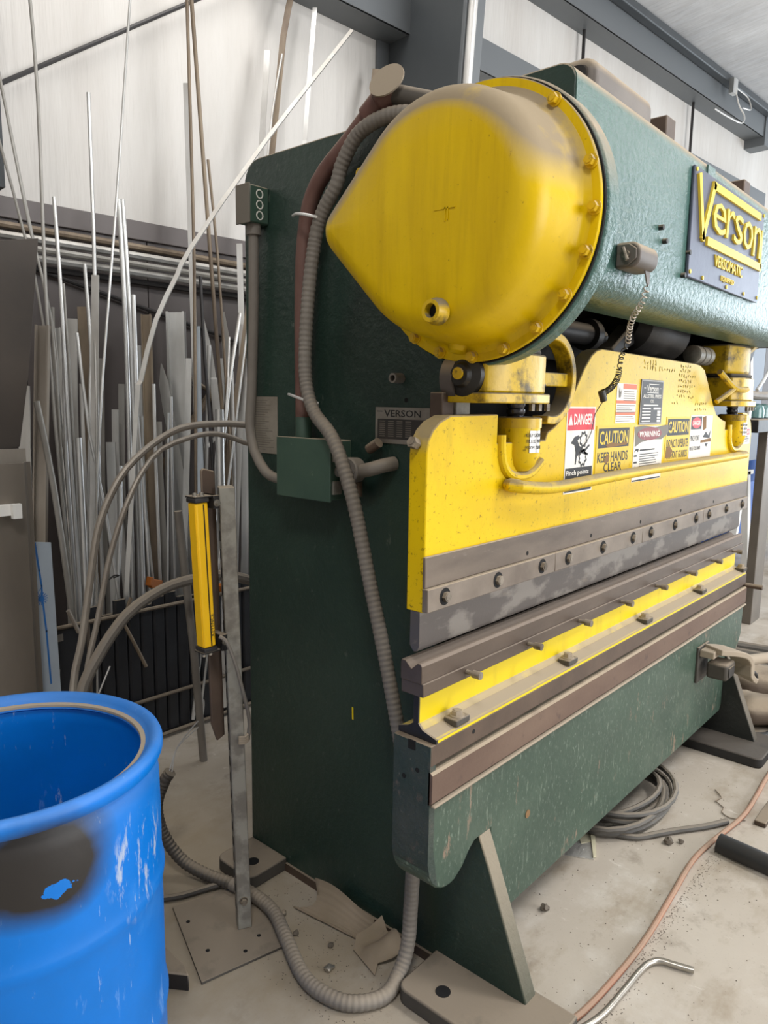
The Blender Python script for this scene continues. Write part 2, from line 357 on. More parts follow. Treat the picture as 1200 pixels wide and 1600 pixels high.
# ================================================================== THE BUILDING
WA = math.radians(-4.8)
WU = Vector((math.cos(WA), math.sin(WA), 0)); WN = Vector((-math.sin(WA), math.cos(WA), 0))
def W(s, d, z): return WU*s + WN*(3.6-d) + Vector((0, 0, z))      # s along the back wall, d out from it
def wbox(mb, s0, s1, d0, d1, z0, z1):
    return mb.faces([W(s, d, z) for z in (z0, z1) for d in (d0, d1) for s in (s0, s1)],
                    [(0, 2, 3, 1), (4, 5, 7, 6), (0, 1, 5, 4), (2, 6, 7, 3), (0, 4, 6, 2), (1, 3, 7, 5)])
struct(MB().box(-6, 16, -9, 3.9, -.1, 0).build('floor', 'concrete'))
struct(wbox(MB(), -5, 15, -.12, 0, 0, 5.2).build('wall_back', 'insulation'))
mb = MB()
for k in range(-10, 24): wbox(mb, k*.6, k*.6+.594, 0, .012, 0, 2.31)
struct(mb.build('wall_liner', 'wainscot', smooth=False)); 
struct(wbox(MB(), -5, 15, 0, .03, 2.31, 2.40).build('trim_1', 'wainscot_trim', bevel=.004))
# sloped roof lining that climbs from the eave into the hall
mb = MB(); n = 40
for i in range(n):
    s0, s1 = -5+i*.5, -4.5+i*.5
    mb.faces([W(s0, -.1, 4.74), W(s1, -.1, 4.74), W(s1, 9, 5.75), W(s0, 9, 5.75), W(s0, -.1, 4.95), W(s1, -.1, 4.95), W(s1, 9, 5.85), W(s0, 9, 5.85)],
             [(0, 1, 2, 3), (4, 5, 6, 7), (0, 1, 5, 4), (2, 3, 7, 6)])
struct(mb.build('ceiling', 'roof_insulation'))
mb = MB(); wbox(mb, -5, 9.2, .0, .2, 4.70, 4.72); wbox(mb, -5, 9.2, .19, .205, 4.49, 4.72); wbox(mb, -5, 9.2, .0, .2, 4.49, 4.505); wbox(mb, 9.0, 9.2, .0, .22, 4.40, 4.72)
struct(mb.build('trim_2', 'beam_steel'))
mb = MB(); wbox(mb, -5, 15, .21, .29, 4.69, 4.76); struct(mb.build('trim_3', 'grey_steel', bevel=.01))
mb = MB(); wbox(mb, 2.4, 9.2, .0, .2, 3.915, 3.93); wbox(mb, 2.4, 9.2, .19, .205, 3.73, 3.93); wbox(mb, 2.4, 9.2, .0, .2, 3.73, 3.745)
struct(mb.build('trim_4', 'beam_steel'))
def column(s, label):
    r = thing('steel_column', W(s, .36, 0), label, 'column')
    m = MB(); m.faces([W(s+e, d, z) for e in (-.006, .006) for d, z in ((.02, 0), (.42, 0), (.75, 4.72), (.02, 4.72))], [(0, 1, 2, 3), (4, 7, 6, 5), (0, 4, 5, 1), (1, 5, 6, 2), (2, 6, 7, 3), (3, 7, 4, 0)]); m.build('web', 'grey_steel', r)
    wbox(MB(), s-.1, s+.1, .0, .02, 0, 4.85).build('flange', 'beam_steel', r, bevel=.002)
    m = MB(); m.faces([W(s+e, d, z) for e in (-.075, .085) for d, z in ((.42, 0), (.44, 0), (.77, 4.72), (.75, 4.72))], [(0, 1, 2, 3), (4, 7, 6, 5), (0, 4, 5, 1), (1, 5, 6, 2), (2, 6, 7, 3), (3, 7, 4, 0)]); m.build('flange', 'beam_steel', r)
    return r
column(3.44, 'grey steel column rising behind the gear cover')
mb = MB(); mb.tube([W(3.40, .60, 2.0), W(3.40, .79, 4.7)], .026, 12, 0)
tag(mb.build('wall_conduit', 'alu_white'), 'pale vertical conduit running up the front of the steel column', 'conduit')
for s, t in ((5.55, 'first of two thin dark hanger rods from the left, above the green crown'), (7.55, 'second of two thin dark hanger rods from the left, below the eave beam')):
    mb = MB(); mb.cyl(W(s, .06, 2.4), W(s, .06, 4.5), .014, n=8)
    tag(mb.build('hanger_rod', 'stock_dark'), t, 'rod', 'thin hanger rods on the white wall')
mb = MB(); mb.tube([W(.6, .05, 2.47), W(2.4, .05, 3.72)], .010, 8, 0); tag(mb.build('brace_rod', 'stock_dark'), 'slanting dark brace rod in the top left corner', 'rod')
mb = MB(); wbox(mb, 1.0, 1.10, .075, .17, 2.40, 3.2); tag(mb.build('wall_post', 'grey_steel'), 'dark blue grey wall post cut by the left edge of the frame', 'post')
# wire on the eave
t = thing('hanging_wire', W(8.0, .31, 4.6), 'pale loose wire looped over the eave beam with its clip', 'wire')
mb = MB(); mb.tube([W(7.85, .33, 4.63), W(7.95, .34, 4.50), W(8.05, .36, 4.42), W(8.0, .36, 4.34), W(7.7, .34, 4.33), W(7.45, .32, 4.34)], .007, 6, .02)
mb.tube([W(7.88, .33, 4.64), W(8.15, .34, 4.62), W(8.2, .36, 4.52), W(8.0, .36, 4.48)], .006, 6, .02); mb.build('wire', 'alu_white', t)
mb = MB(); wbox(mb, 7.80, 7.90, .29, .335, 4.58, 4.72); mb.build('clip', 'alu', t)

# bars lying along the wall on brackets, and slanting thin bars on the dark liner
for i, (d, z, r, m, lab) in enumerate(((.05, 2.275, .016, 'stock_brown', 'topmost brown bar lying along the dark wall liner'), (.09, 2.225, .018, 'alu', 'upper bright bar lying along the dark wall liner'),
        (.12, 2.18, .014, 'alu_dull', 'middle dull bar lying along the dark wall liner'), (.09, 2.145, .018, 'alu', 'lower bright bar lying along the dark wall liner'), (.05, 2.11, .014, 'stock_dark', 'lowest dark bar lying along the dark wall liner'))):
    mb = MB(); mb.tube([W(-1.5, d, z+.01), W(1.3, d, z), W(2.6, d, z-.012), W(4.3, d, z)], r, 8, .2)
    tag(mb.build('wall_bar', m), lab, 'metal bar', 'bars lying along the wall')
for a, b, r, m, lab in (((1.2, .04, 2.12), (2.95, .04, 1.70), .010, 'stock_dark', 'thin dark bar slanting down right across the dark liner'),
        ((1.9, .04, 1.72), (2.6, .04, 1.28), .012, 'stock_brown', 'brown bar slanting down right low on the dark liner'),
        ((2.05, .05, 1.25), (2.75, .05, 1.92), .010, 'alu_white', 'thin pale bar slanting up right on the dark liner'),
        ((1.75, .06, 1.1), (2.15, .06, 1.62), .022, 'stock_brown', 'brown strip slanting up right behind the crate stock')):
    mb = MB(); mb.tube([W(*a), W(*b)], r, 8, 0); tag(mb.build('wall_bar', m), lab, 'metal bar', 'bars slanting on the dark wall liner')

# ================================================================== THE PRESS
PR = thing('press_brake', (2.5, 1.3, 0), 'large green and yellow press brake filling the middle of the shop', 'press')
XA, XB = 1.5, 3.5
frame_pts = [(1.902, .0), (1.902, 2.19)]+arc2(1.832, 2.19, .07, 0, 90, 6)[1:]+[(.843, 2.259)]+arc2(.843, 2.217, .042, 90, 180, 6)[1:]+[(.801, 1.86)]+arc2(.865, 1.86, .063, 180, 270, 6)[1:]+[
    (.95, 1.80), (1.06, 1.76), (1.13, 1.68), (1.13, .80), (1.079, .78), (1.079, .446), (.972, .446), (.938, .365), (.814, .05), (.814, .0)]
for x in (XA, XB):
    f = MB().prism(frame_pts, 'x', x, x+.05).build('side_frame', 'green_paint' if x == XA else 'shaded_black_paint', PR, bevel=.004)
    if x == XA: SF = f
SF['label'] = 'dark green end plate facing the camera'
for nm, x0, x1, y0, y1, m in (('foot_pad', 1.33, 1.56, .70, 1.10, 'dust_pad'), ('foot_pad', 1.345, 1.50, 1.72, 1.90, 'dust_pad'), ('foot_pad', 3.33, 3.62, .74, 1.12, 'black_pad')):
    mb = MB(); r = .03
    pts = arc2(x0+r, y0+r, r, 180, 270, 4)+[(x1, y0), (x1, y1)]+arc2(x0+r, y1-r, r, 90, 180, 4)
    p = mb.prism(pts, 'z', 0, .045).build(nm, m, PR, bevel=.005)
    if x0 < 2: MB().cyl((x0+.065, .995 if y0 < 1 else 1.785, .02), (x0+.065, .995 if y0 < 1 else 1.785, .0462), .02, n=18).build('bolt_hole', 'black_hole', p)
MB().box(1.492, 1.5, 1.10, 1.72, 0, .028).build('base_strip', 'brown_steel', PR)
MB().box(1.55, 3.5, 1.62, 1.66, .15, 2.24).build('back_plate', 'dark_steel', PR)
MB().box(1.55, 3.5, 1.30, 1.33, 1.70, 2.24).build('crown_web', 'dark_steel', PR)
# crown skin, bent at top and bottom
out = [(1.85, 2.257), (.84, 2.257)]+arc2(.84, 2.217, .04, 90, 180, 6)[1:]+[(.80, 1.865)]+arc2(.865, 1.865, .065, 180, 270, 8)[1:]+[(.96, 1.80)]
inn = [(.96, 1.825)]+arc2(.865, 1.865, .04, 270, 180, 8)+[(.825, 2.217)]+arc2(.84, 2.217, .015, 180, 90, 4)[1:]+[(1.85, 2.232)]
CR = MB().prism(out+inn, 'x', 1.502, 3.56).build('crown', 'crown_paint', PR, angle=50)
t = MB().cyl((2.015, .802, 1.977), (2.015, .788, 1.977), .007, n=10).build('stud', 'dark_steel', CR)
spread(t, [(2.19, .795, 1.968), (2.163, .795, 1.903), (1.985, .795, 2.0)], CR)
MB().box(2.30, 2.36, .795, .80, 2.205, 2.235).build('lug', 'crown_paint', CR)
# brand sign
sg = MB().box(2.185, 2.868, .790, .7995, 1.908, 2.208).build('sign_plate', 'sign_grey', PR, bevel=.003)
mb = MB()
def bar(pts, wd): mb.stroke(pts, wd, 'front', .790, .007)
bar([(2.212, 2.182), (2.268, 2.028)], .020); bar([(2.268, 2.028), (2.335, 2.182)], .022); bar([(2.335, 2.182), (2.80, 2.182)], .022)
bar([(2.315, 2.024), (2.845, 2.024)], .024); bar([(2.845, 2.024), (2.838, 2.14)], .012)
for ch, x0, x1, z0, z1 in (('e', 2.34, 2.455, 2.058, 2.146), ('r', 2.465, 2.535, 2.06, 2.146), ('s', 2.54, 2.625, 2.058, 2.146), ('o', 2.635, 2.735, 2.058, 2.146), ('n', 2.748, 2.833, 2.05, 2.146)):
    mb.text(ch, 'front', x0, .790, z0, x1-x0, z1-z0, .007, -.004)
mb.text('VERSOMATIC', 'front', 2.39, .790, 1.966, .275, .034, .004, .004); mb.text('EQUIPPED', 'front', 2.46, .790, 1.930, .13, .018, .003, .004)
mb.build('raised_lettering', 'sign_yellow', sg)
t = MB().cyl((2.195, .7905, 2.198), (2.195, .787, 2.198), .006, n=8).build('rivet', 'sign_yellow', sg)
spread(t, [(2.195, .788, 1.918), (2.30, .788, 1.914), (2.52, .788, 1.914), (2.70, .788, 1.914), (2.855, .788, 1.918), (2.855, .788, 2.19)], sg)
# gear cover
CY, CZ = .997, 1.94
def hull(R, r, off=0, n=64, ay=1.27, az=1.944):
    R, r = R+off, max(.012, r+off); d = math.hypot(ay-CY, az-CZ); th = math.degrees(math.acos((R-r)/d)); b = math.degrees(math.atan2(az-CZ, ay-CY))
    pts = arc2(CY, CZ, R, b+th, b+360-th, n) + arc2(ay, az, r, b-th, b+th, n//3)
    return pts
mb = MB(); rings = []
for X, off in ((1.43, .020), (1.424, .008), (1.415, .003), (1.40, 0), (1.32, -.010)): rings.append((X, hull(.262, .074, off)))
for k in range(1, 8):
    a = math.radians(90*k/7); rings.append((1.32-.06*math.sin(a), hull(.262, .074, -.010-.06*(1-math.cos(a)))))
rings += [(1.2565, [(CY+.06+(p[0]-CY-.06)*.6, CZ+(p[1]-CZ)*.6) for p in hull(.262, .074, -.07)]), (1.2545, [(CY+.06+(p[0]-CY-.06)*.25, CZ+(p[1]-CZ)*.25) for p in hull(.262, .074, -.07)])]
n = len(rings[0][1]); vs = [(X, p[0], p[1]) for X, r in rings for p in r]
mb.faces(vs, [(j*n+k, j*n+(k+1) % n, (j+1)*n+(k+1) % n, (j+1)*n+k) for j in range(len(rings)-1) for k in range(n)]+[tuple(range((len(rings)-1)*n, len(rings)*n))])
GC = mb.build('gear_cover', 'cover_yellow', PR, angle=60)
MB().prism(hull(.300, .105), 'x', 1.43, 1.442).build('flange', 'cover_yellow', GC, bevel=.002)
MB().prism(hull(.304, .108), 'x', 1.442, 1.448).build('gasket', 'black_hole', GC)
MB().prism(hull(.309, .112), 'x', 1.448, 1.5).build('cover_housing', 'crown_paint', PR, bevel=.006)
b0 = None
for a in (130.7, 163, -179, -162.4, -144.1, -126.3, -108.4, -91.4, -72.9, -56):
    y, z = CY+.288*math.cos(math.radians(a)), CZ+.288*math.sin(math.radians(a))
    if b0 is None: b0 = MB().hexbolt((1.43, y, z), (-1, 0, 0), .011, .016).build('flange_bolt', 'yellow_bolt', GC, origin=(1.43, y, z))
    else: spread(b0, [(1.43, y, z)], GC)
mb = MB(); mb.lathe((1.262, .962, 1.734), (-1, 0, 0), [(.028, 0), (.028, .012), (.023, .03), (.015, .03), (.015, .005)], 20, cap=False); mb.build('oil_port', 'greasy_yellow', GC)
MB().cyl((1.25, .962, 1.734), (1.249, .962, 1.734), .016, n=16).build('port_hole', 'black_hole', GC)
mb = MB(); mb.lathe((1.425, 1.024, 1.690), (-.25, 0, -1), [(.032, -.02), (.028, .01), (.02, .028), (.012, .03)], 14); mb.build('drain_boss', 'cover_yellow', GC)
MB().cyl((1.43, 1.335, 2.108), (1.41, 1.335, 2.108), .012, n=10).build('flange_bolt', 'yellow_bolt', GC)
mb = MB(); mb.stroke([(.975, 1.936), (.925, 1.936)], .003, 'left', 1.2550, .0012); mb.stroke([(.948, 1.936), (.948, 1.912)], .003, 'left', 1.2550, .0012); mb.stroke([(.941, 1.936), (.941, 1.914)], .0025, 'left', 1.2550, .0012); mb.build('cast_mark', 'cover_yellow', GC, smooth=False)
# --- ram
ramp = [(1.281, 1.075), (1.281, 1.434)]+[(1.286, 1.463), (1.302, 1.487), (1.327, 1.505), (1.367, 1.519)]+[(1.562, 1.521), (1.562, 1.45), (1.80, 1.45), (1.812, 1.472), (1.845, 1.484), (1.887, 1.507), (1.927, 1.549), (1.97, 1.602), (2.01, 1.653), (2.049, 1.689), (2.08, 1.705), (2.115, 1.712),
        (2.40, 1.710), (2.915, 1.706), (2.97, 1.702), (3.02, 1.687), (3.055, 1.655), (3.104, 1.604), (3.15, 1.556), (3.20, 1.515), (3.27, 1.495), (3.33, 1.485), (3.33, 1.45), (3.565, 1.45), (3.565, 1.521), (3.62, 1.521), (3.665, 1.506), (3.70, 1.475), (3.72, 1.43), (3.72, 1.075)]
RAM = MB().prism(ramp, 'y', 1.0, 1.05).build('ram', 'yellow_paint', PR, bevel=.003)
st = MB().box(1.275, 3.69, .992, 1.0, 1.134, 1.206).build('ram_strip', 'tool_steel', RAM, bevel=.002)
t = MB().cyl((1.717, .9915, 1.152), (1.717, .993, 1.152), .006, n=12).build('strip_hole', 'black_hole', st)
spread(t, [(x, .99225, 1.146) for x in (2.094, 2.469, 2.85, 3.229)], st)
segs = [(1.275, 1.857), (1.859, 2.471), (2.473, 3.089), (3.091, 3.69)]
bx = [1.339, 1.562, 1.785, 1.936, 2.164, 2.393, 2.545, 2.775, 3.002, 3.155, 3.38, 3.607]
bt = rg = None
for i, (x0, x1) in enumerate(segs):
    c = MB().box(x0, x1, .983, 1.0, 1.079, 1.1335).build('clamp_bar', 'clamp_steel', RAM, bevel=.002)
    for x in bx[3*i:3*i+3]:
        if bt is None:
            rg = MB().cyl((x, .984, 1.107), (x, .9825, 1.107), .0205, n=24).build('counterbore', 'black_hole', c, origin=(x, .983, 1.107))
            bt = MB().hexbolt((x+.001, .9835, 1.1065), (0, -1, 0), .0125, .010, False).build('clamp_bolt', 'dirty_bolt', c, origin=(x, .983, 1.107))
        else:
            spread(rg, [(x, .983, 1.107)], c); spread(bt, [(x, .983, 1.107)], c)
mb = MB(); mb.tube([(1.66, 1.0, 1.342), (1.60, .985, 1.345), (1.60, .955, 1.343), (1.714, .950, 1.331), (1.829, .95, 1.329), (2.0, .95, 1.332), (2.363, .950, 1.337), (2.835, .95, 1.339), (3.40, .950, 1.341), (3.47, .953, 1.341), (3.49, .972, 1.341), (3.49, 1.0, 1.341)], .0165, 12, .03)
mb.build('hand_rail', 'yellow_paint', RAM)
MB().hexbolt((1.281, 1.03, 1.455), (-1, 0, .4), .013, .02, False).build('side_bolt', 'dirty_bolt', RAM)
# pencil tally marks scratched by hand on the ram
mb = MB(); rr = random.Random(3)
for x0, z0, nn, hh in ((2.43, 1.690, 5, .018), (2.43, 1.672, 5, .016), (2.56, 1.672, 7, .014), (2.76, 1.692, 5, .014), (2.76, 1.675, 5, .013), (2.75, 1.656, 8, .014), (2.75, 1.637, 6, .014), (2.75, 1.619, 8, .014), (2.75, 1.60, 6, .012), (2.74, 1.583, 4, .012), (2.86, 1.58, 3, .012), (2.94, 1.556, 6, .012), (2.94, 1.535, 6, .012), (2.70, 1.56, 3, .01)):
    for k in range(nn):
        x = x0+k*.023; s = hh
        a = [(x+rr.uniform(0, .012), z0+rr.uniform(-s, s)/2) for _ in range(4)]; mb.stroke(a, .0022, 'front', .9996, .0004)
mb.build('pencil_marks', 'pencil', RAM, smooth=False)
# --- stickers and plates on the ram
def board(name, x0, x1, z0, z1, m, t=.0012): return MB().box(x0, x1, 1.0-t, 1.0, z0, z1).build(name, m, RAM)
def rows(mb, x0, x1, ztop, n, dz, y, h=.004, rnd=random.Random(5)):
    for k in range(n): mb.stroke([(x0, ztop-k*dz), (x0+(x1-x0)*rnd.uniform(.7, 1), ztop-k*dz)], h, 'front', y, .0004)
Y0 = .9988
s = board('danger_label', 1.914, 2.092, 1.292, 1.541, 'sticker_white')
MB().box(1.919, 2.087, Y0-.0003, Y0, 1.474, 1.536).build('red_band', 'sticker_red', s)
mb = MB(); mb.text('DANGER', 'front', 1.957, Y0-.0003, 1.489, .118, .032, .0003, .02); mb.prism([(1.924, 1.489), (1.950, 1.489), (1.937, 1.521)], 'y', Y0-.0003, Y0-.0006)
mb.build('lettering', 'print_white', s)
mb = MB(); mb.box(1.919, 2.087, Y0-.0003, Y0, 1.296, 1.366)
def gear(cx, cz, R):
    pts = []
    for k in range(32): pts.append((cx+R*(1.18 if (k//2) % 2 else .95)*math.cos(2*math.pi*k/32), cz+R*(1.18 if (k//2) % 2 else .95)*math.sin(2*math.pi*k/32)))
    for k in range(32):
        a, b = pts[k], pts[(k+1) % 32]; i1 = (cx+(a[0]-cx)*.68, cz+(a[1]-cz)*.68); i2 = (cx+(b[0]-cx)*.68, cz+(b[1]-cz)*.68)
        mb.prism([a, b, i2, i1], 'y', Y0, Y0-.0003)
gear(2.022, 1.446, .022); gear(2.022, 1.393, .024)
mb.prism([(1.944, 1.437), (1.965, 1.455), (1.992, 1.460), (1.998, 1.452), (1.985, 1.444), (1.999, 1.428), (2.030, 1.417), (2.060, 1.432), (2.064, 1.426), (2.036, 1.410), (2.058, 1.404), (2.054, 1.398), (2.025, 1.404), (2.000, 1.408), (1.985, 1.395), (1.982, 1.375), (1.974, 1.375), (1.976, 1.41), (1.966, 1.432)], 'y', Y0, Y0-.0003)
mb.build('pictogram', 'print_black', s, smooth=False)
mb = MB(); mb.text('Pinch points', 'front', 1.925, Y0-.0003, 1.340, .14, .019, .0003, .012); mb.text('watch your', 'front', 1.925, Y0-.0003, 1.319, .125, .018, .0003, .012); mb.text('hands.', 'front', 1.925, Y0-.0003, 1.301, .07, .014, .0003, .012)
mb.build('lettering', 'print_white', s)
def caution(x0, x1, z0, z1, l2, l3, w3):
    s = board('caution_label', x0, x1, z0, z1, 'sticker_yellow'); W_ = x1-x0
    MB().box(x0+.012, x1-.012, Y0-.0003, Y0, z1-.068, z1-.008).build('black_band', 'print_black', s)
    mb = MB(); mb.text('CAUTION', 'front', x0+.02, Y0-.0003, z1-.058, W_-.04, .042, .0003, .015); mb.build('heading', 'print_yellow', s)
    mb = MB(); mb.text(l2, 'front', x0+.012, Y0, z1-.113, W_-.026, .032, .0004, .015); mb.text(l3, 'front', x0+(W_-w3)/2, Y0, z0+.006, w3, .028, .0004, .015); mb.build('lettering', 'print_black', s)
    return s
s = caution(2.108, 2.356, 1.335, 1.484, 'KEEP HANDS', 'CLEAR', .13)
mb = MB(); mb.prism([(2.17, 1.424), (2.21, 1.432), (2.27, 1.427), (2.33, 1.432), (2.33, 1.422), (2.25, 1.418), (2.19, 1.417)], 'y', Y0-.0003, Y0-.0008); mb.prism([(2.165, 1.375), (2.185, 1.396), (2.205, 1.39), (2.20, 1.372), (2.18, 1.366)], 'y', Y0-.0003, Y0-.0008); mb.build('worn_patch', 'smudge_brown', s)
s = caution(2.662, 2.903, 1.350, 1.508, 'DO NOT OPERATE', 'WITHOUT GUARDS', .21)
mb = MB(); mb.prism([(2.668, 1.36), (2.72, 1.362), (2.735, 1.385), (2.70, 1.405), (2.675, 1.395)], 'y', Y0-.0003, Y0-.0008); mb.build('worn_patch', 'smudge_brown', s)
s = board('operator_label', 2.232, 2.382, 1.491, 1.615, 'sticker_white')
mb = MB()
for a, b, c in ((2.278, 1.598, 1.614), (2.232, 1.552, 1.562), (2.232, 1.516, 1.526)): mb.box(a, 2.381, Y0-.0003, Y0, b, c)
mb.build('orange_band', 'sticker_orange', s)
mb = MB(); rows(mb, 2.285, 2.372, 1.590, 5, .007, Y0, .0025); rows(mb, 2.238, 2.376, 1.546, 4, .007, Y0, .0025); rows(mb, 2.238, 2.376, 1.511, 3, .007, Y0, .0025)
mb.prism([(2.240, 1.61), (2.246, 1.588), (2.252, 1.604), (2.258, 1.586), (2.268, 1.598), (2.262, 1.572), (2.248, 1.570)], 'y', Y0, Y0-.0003); mb.build('print', 'print_grey', s, smooth=False)
s = MB().box(2.414, 2.604, .9965, 1.0, 1.483, 1.633).build('maker_plate', 'plate_silver', RAM, bevel=.001)
MB().box(2.421, 2.597, .9960, .9966, 1.490, 1.627).build('black_field', 'plate_dark', s)
mb = MB(); y = .9960
mb.text('Verson', 'front', 2.458, y, 1.594, .10, .021, .0004, .01); mb.stroke([(2.475, 1.618), (2.56, 1.618)], .002, 'front', y, .0004); mb.stroke([(2.462, 1.590), (2.56, 1.590)], .002, 'front', y, .0004)
mb.stroke([(2.435, 1.605), (2.448, 1.605)], .002, 'front', y, .0004); mb.stroke([(2.57, 1.605), (2.583, 1.605)], .002, 'front', y, .0004)
mb.text('ALLSTEEL PRESS', 'front', 2.432, y, 1.572, .155, .012, .0004, .01); mb.text('CO.', 'front', 2.495, y, 1.557, .03, .010, .0004, .01)
rows(mb, 2.44, 2.585, 1.548, 1, .01, y, .0035)
for k in range(5):
    z = 1.537-k*.0105; mb.stroke([(2.432, z), (2.50, z)], .004, 'front', y, .0004); mb.box(2.56 if k else 2.525, 2.588, y-.0004, y, z-.0035, z+.0035)
mb.build('lettering', 'print_white', s, smooth=False)
s = board('warning_label', 2.386, 2.636, 1.293, 1.477, 'sticker_white')
mb = MB(); mb.prism([(2.388, 1.476), (2.46, 1.480), (2.56, 1.473), (2.66, 1.480), (2.705, 1.475), (2.67, 1.445), (2.62, 1.430), (2.52, 1.432), (2.44, 1.424), (2.395, 1.41)], 'y', Y0, Y0-.0006); mb.build('torn_film', 'print_grey', s)
mb = MB(); mb.prism([(2.515+.105*math.cos(2*math.pi*k/24), 1.452+.022*math.sin(2*math.pi*k/24)) for k in range(24)], 'y', Y0-.0006, Y0-.0010); mb.build('red_oval', 'sticker_darkred', s)
mb = MB(); mb.text('WARNING', 'front', 2.425, Y0-.0010, 1.442, .175, .019, .0003, .01); mb.build('heading', 'print_white', s)
mb = MB(); rows(mb, 2.44, 2.60, 1.398, 1, .01, Y0, .005); rows(mb, 2.44, 2.625, 1.384, 9, .008, Y0, .0028); rows(mb, 2.395, 2.42, 1.38, 3, .022, Y0, .006); mb.box(2.39, 2.63, Y0-.0003, Y0, 1.294, 1.299)
mb.prism([(2.392, 1.392), (2.41, 1.398), (2.425, 1.392), (2.43, 1.404), (2.405, 1.404)], 'y', Y0, Y0-.0003); mb.build('print', 'print_black', s, smooth=False)
s = board('pinch_label', 2.906, 3.156, 1.347, 1.511, 'sticker_white')
MB().box(2.912, 3.03, Y0-.0003, Y0, 1.458, 1.508).build('black_field', 'print_black', s)
mb = MB(); mb.prism([(2.971+.052*math.cos(2*math.pi*k/24), 1.483+.021*math.sin(2*math.pi*k/24)) for k in range(24)], 'y', Y0-.0003, Y0-.0006); mb.build('red_oval', 'sticker_red', s)
mb = MB(); mb.text('DANGER', 'front', 2.93, Y0-.0006, 1.474, .082, .018, .0003, .015); mb.build('heading', 'print_white', s)
mb = MB(); mb.text('PINCH POINT', 'front', 2.915, Y0, 1.413, .10, .022, .0004, .012); mb.text('WATCH YOUR HANDS', 'front', 2.912, Y0, 1.377, .12, .016, .0004, .012)
mb.prism([(3.05, 1.425), (3.085, 1.448), (3.115, 1.432), (3.14, 1.452), (3.135, 1.420)], 'y', Y0, Y0-.0003); mb.prism([(3.08, 1.40), (3.10, 1.385), (3.12, 1.40)], 'y', Y0, Y0-.0003); mb.build('lettering', 'print_black', s, smooth=False)
mb = MB(); mb.prism([(3.03, 1.414), (3.15, 1.42), (3.15, 1.406), (3.03, 1.404)], 'y', Y0-.0003, Y0-.0008); mb.prism([(3.04, 1.505), (3.075, 1.509), (3.085, 1.46), (3.05, 1.452)], 'y', Y0-.0003, Y0-.0008); mb.build('worn_patch', 'smudge_brown', s)
s = board('danger_label', 3.588, 3.694, 1.379, 1.453, 'sticker_white')
MB().box(3.600, 3.684, Y0-.0003, Y0, 1.420, 1.447).build('red_band', 'sticker_red', s); mb = MB(); mb.text('DANGER', 'front', 3.607, Y0-.0003, 1.427, .07, .013, .0003, .01); mb.build('heading', 'print_white', s)
mb = MB(); rows(mb, 3.603, 3.68, 1.412, 3, .010, Y0, .004); mb.build('print', 'print_black', s, smooth=False)
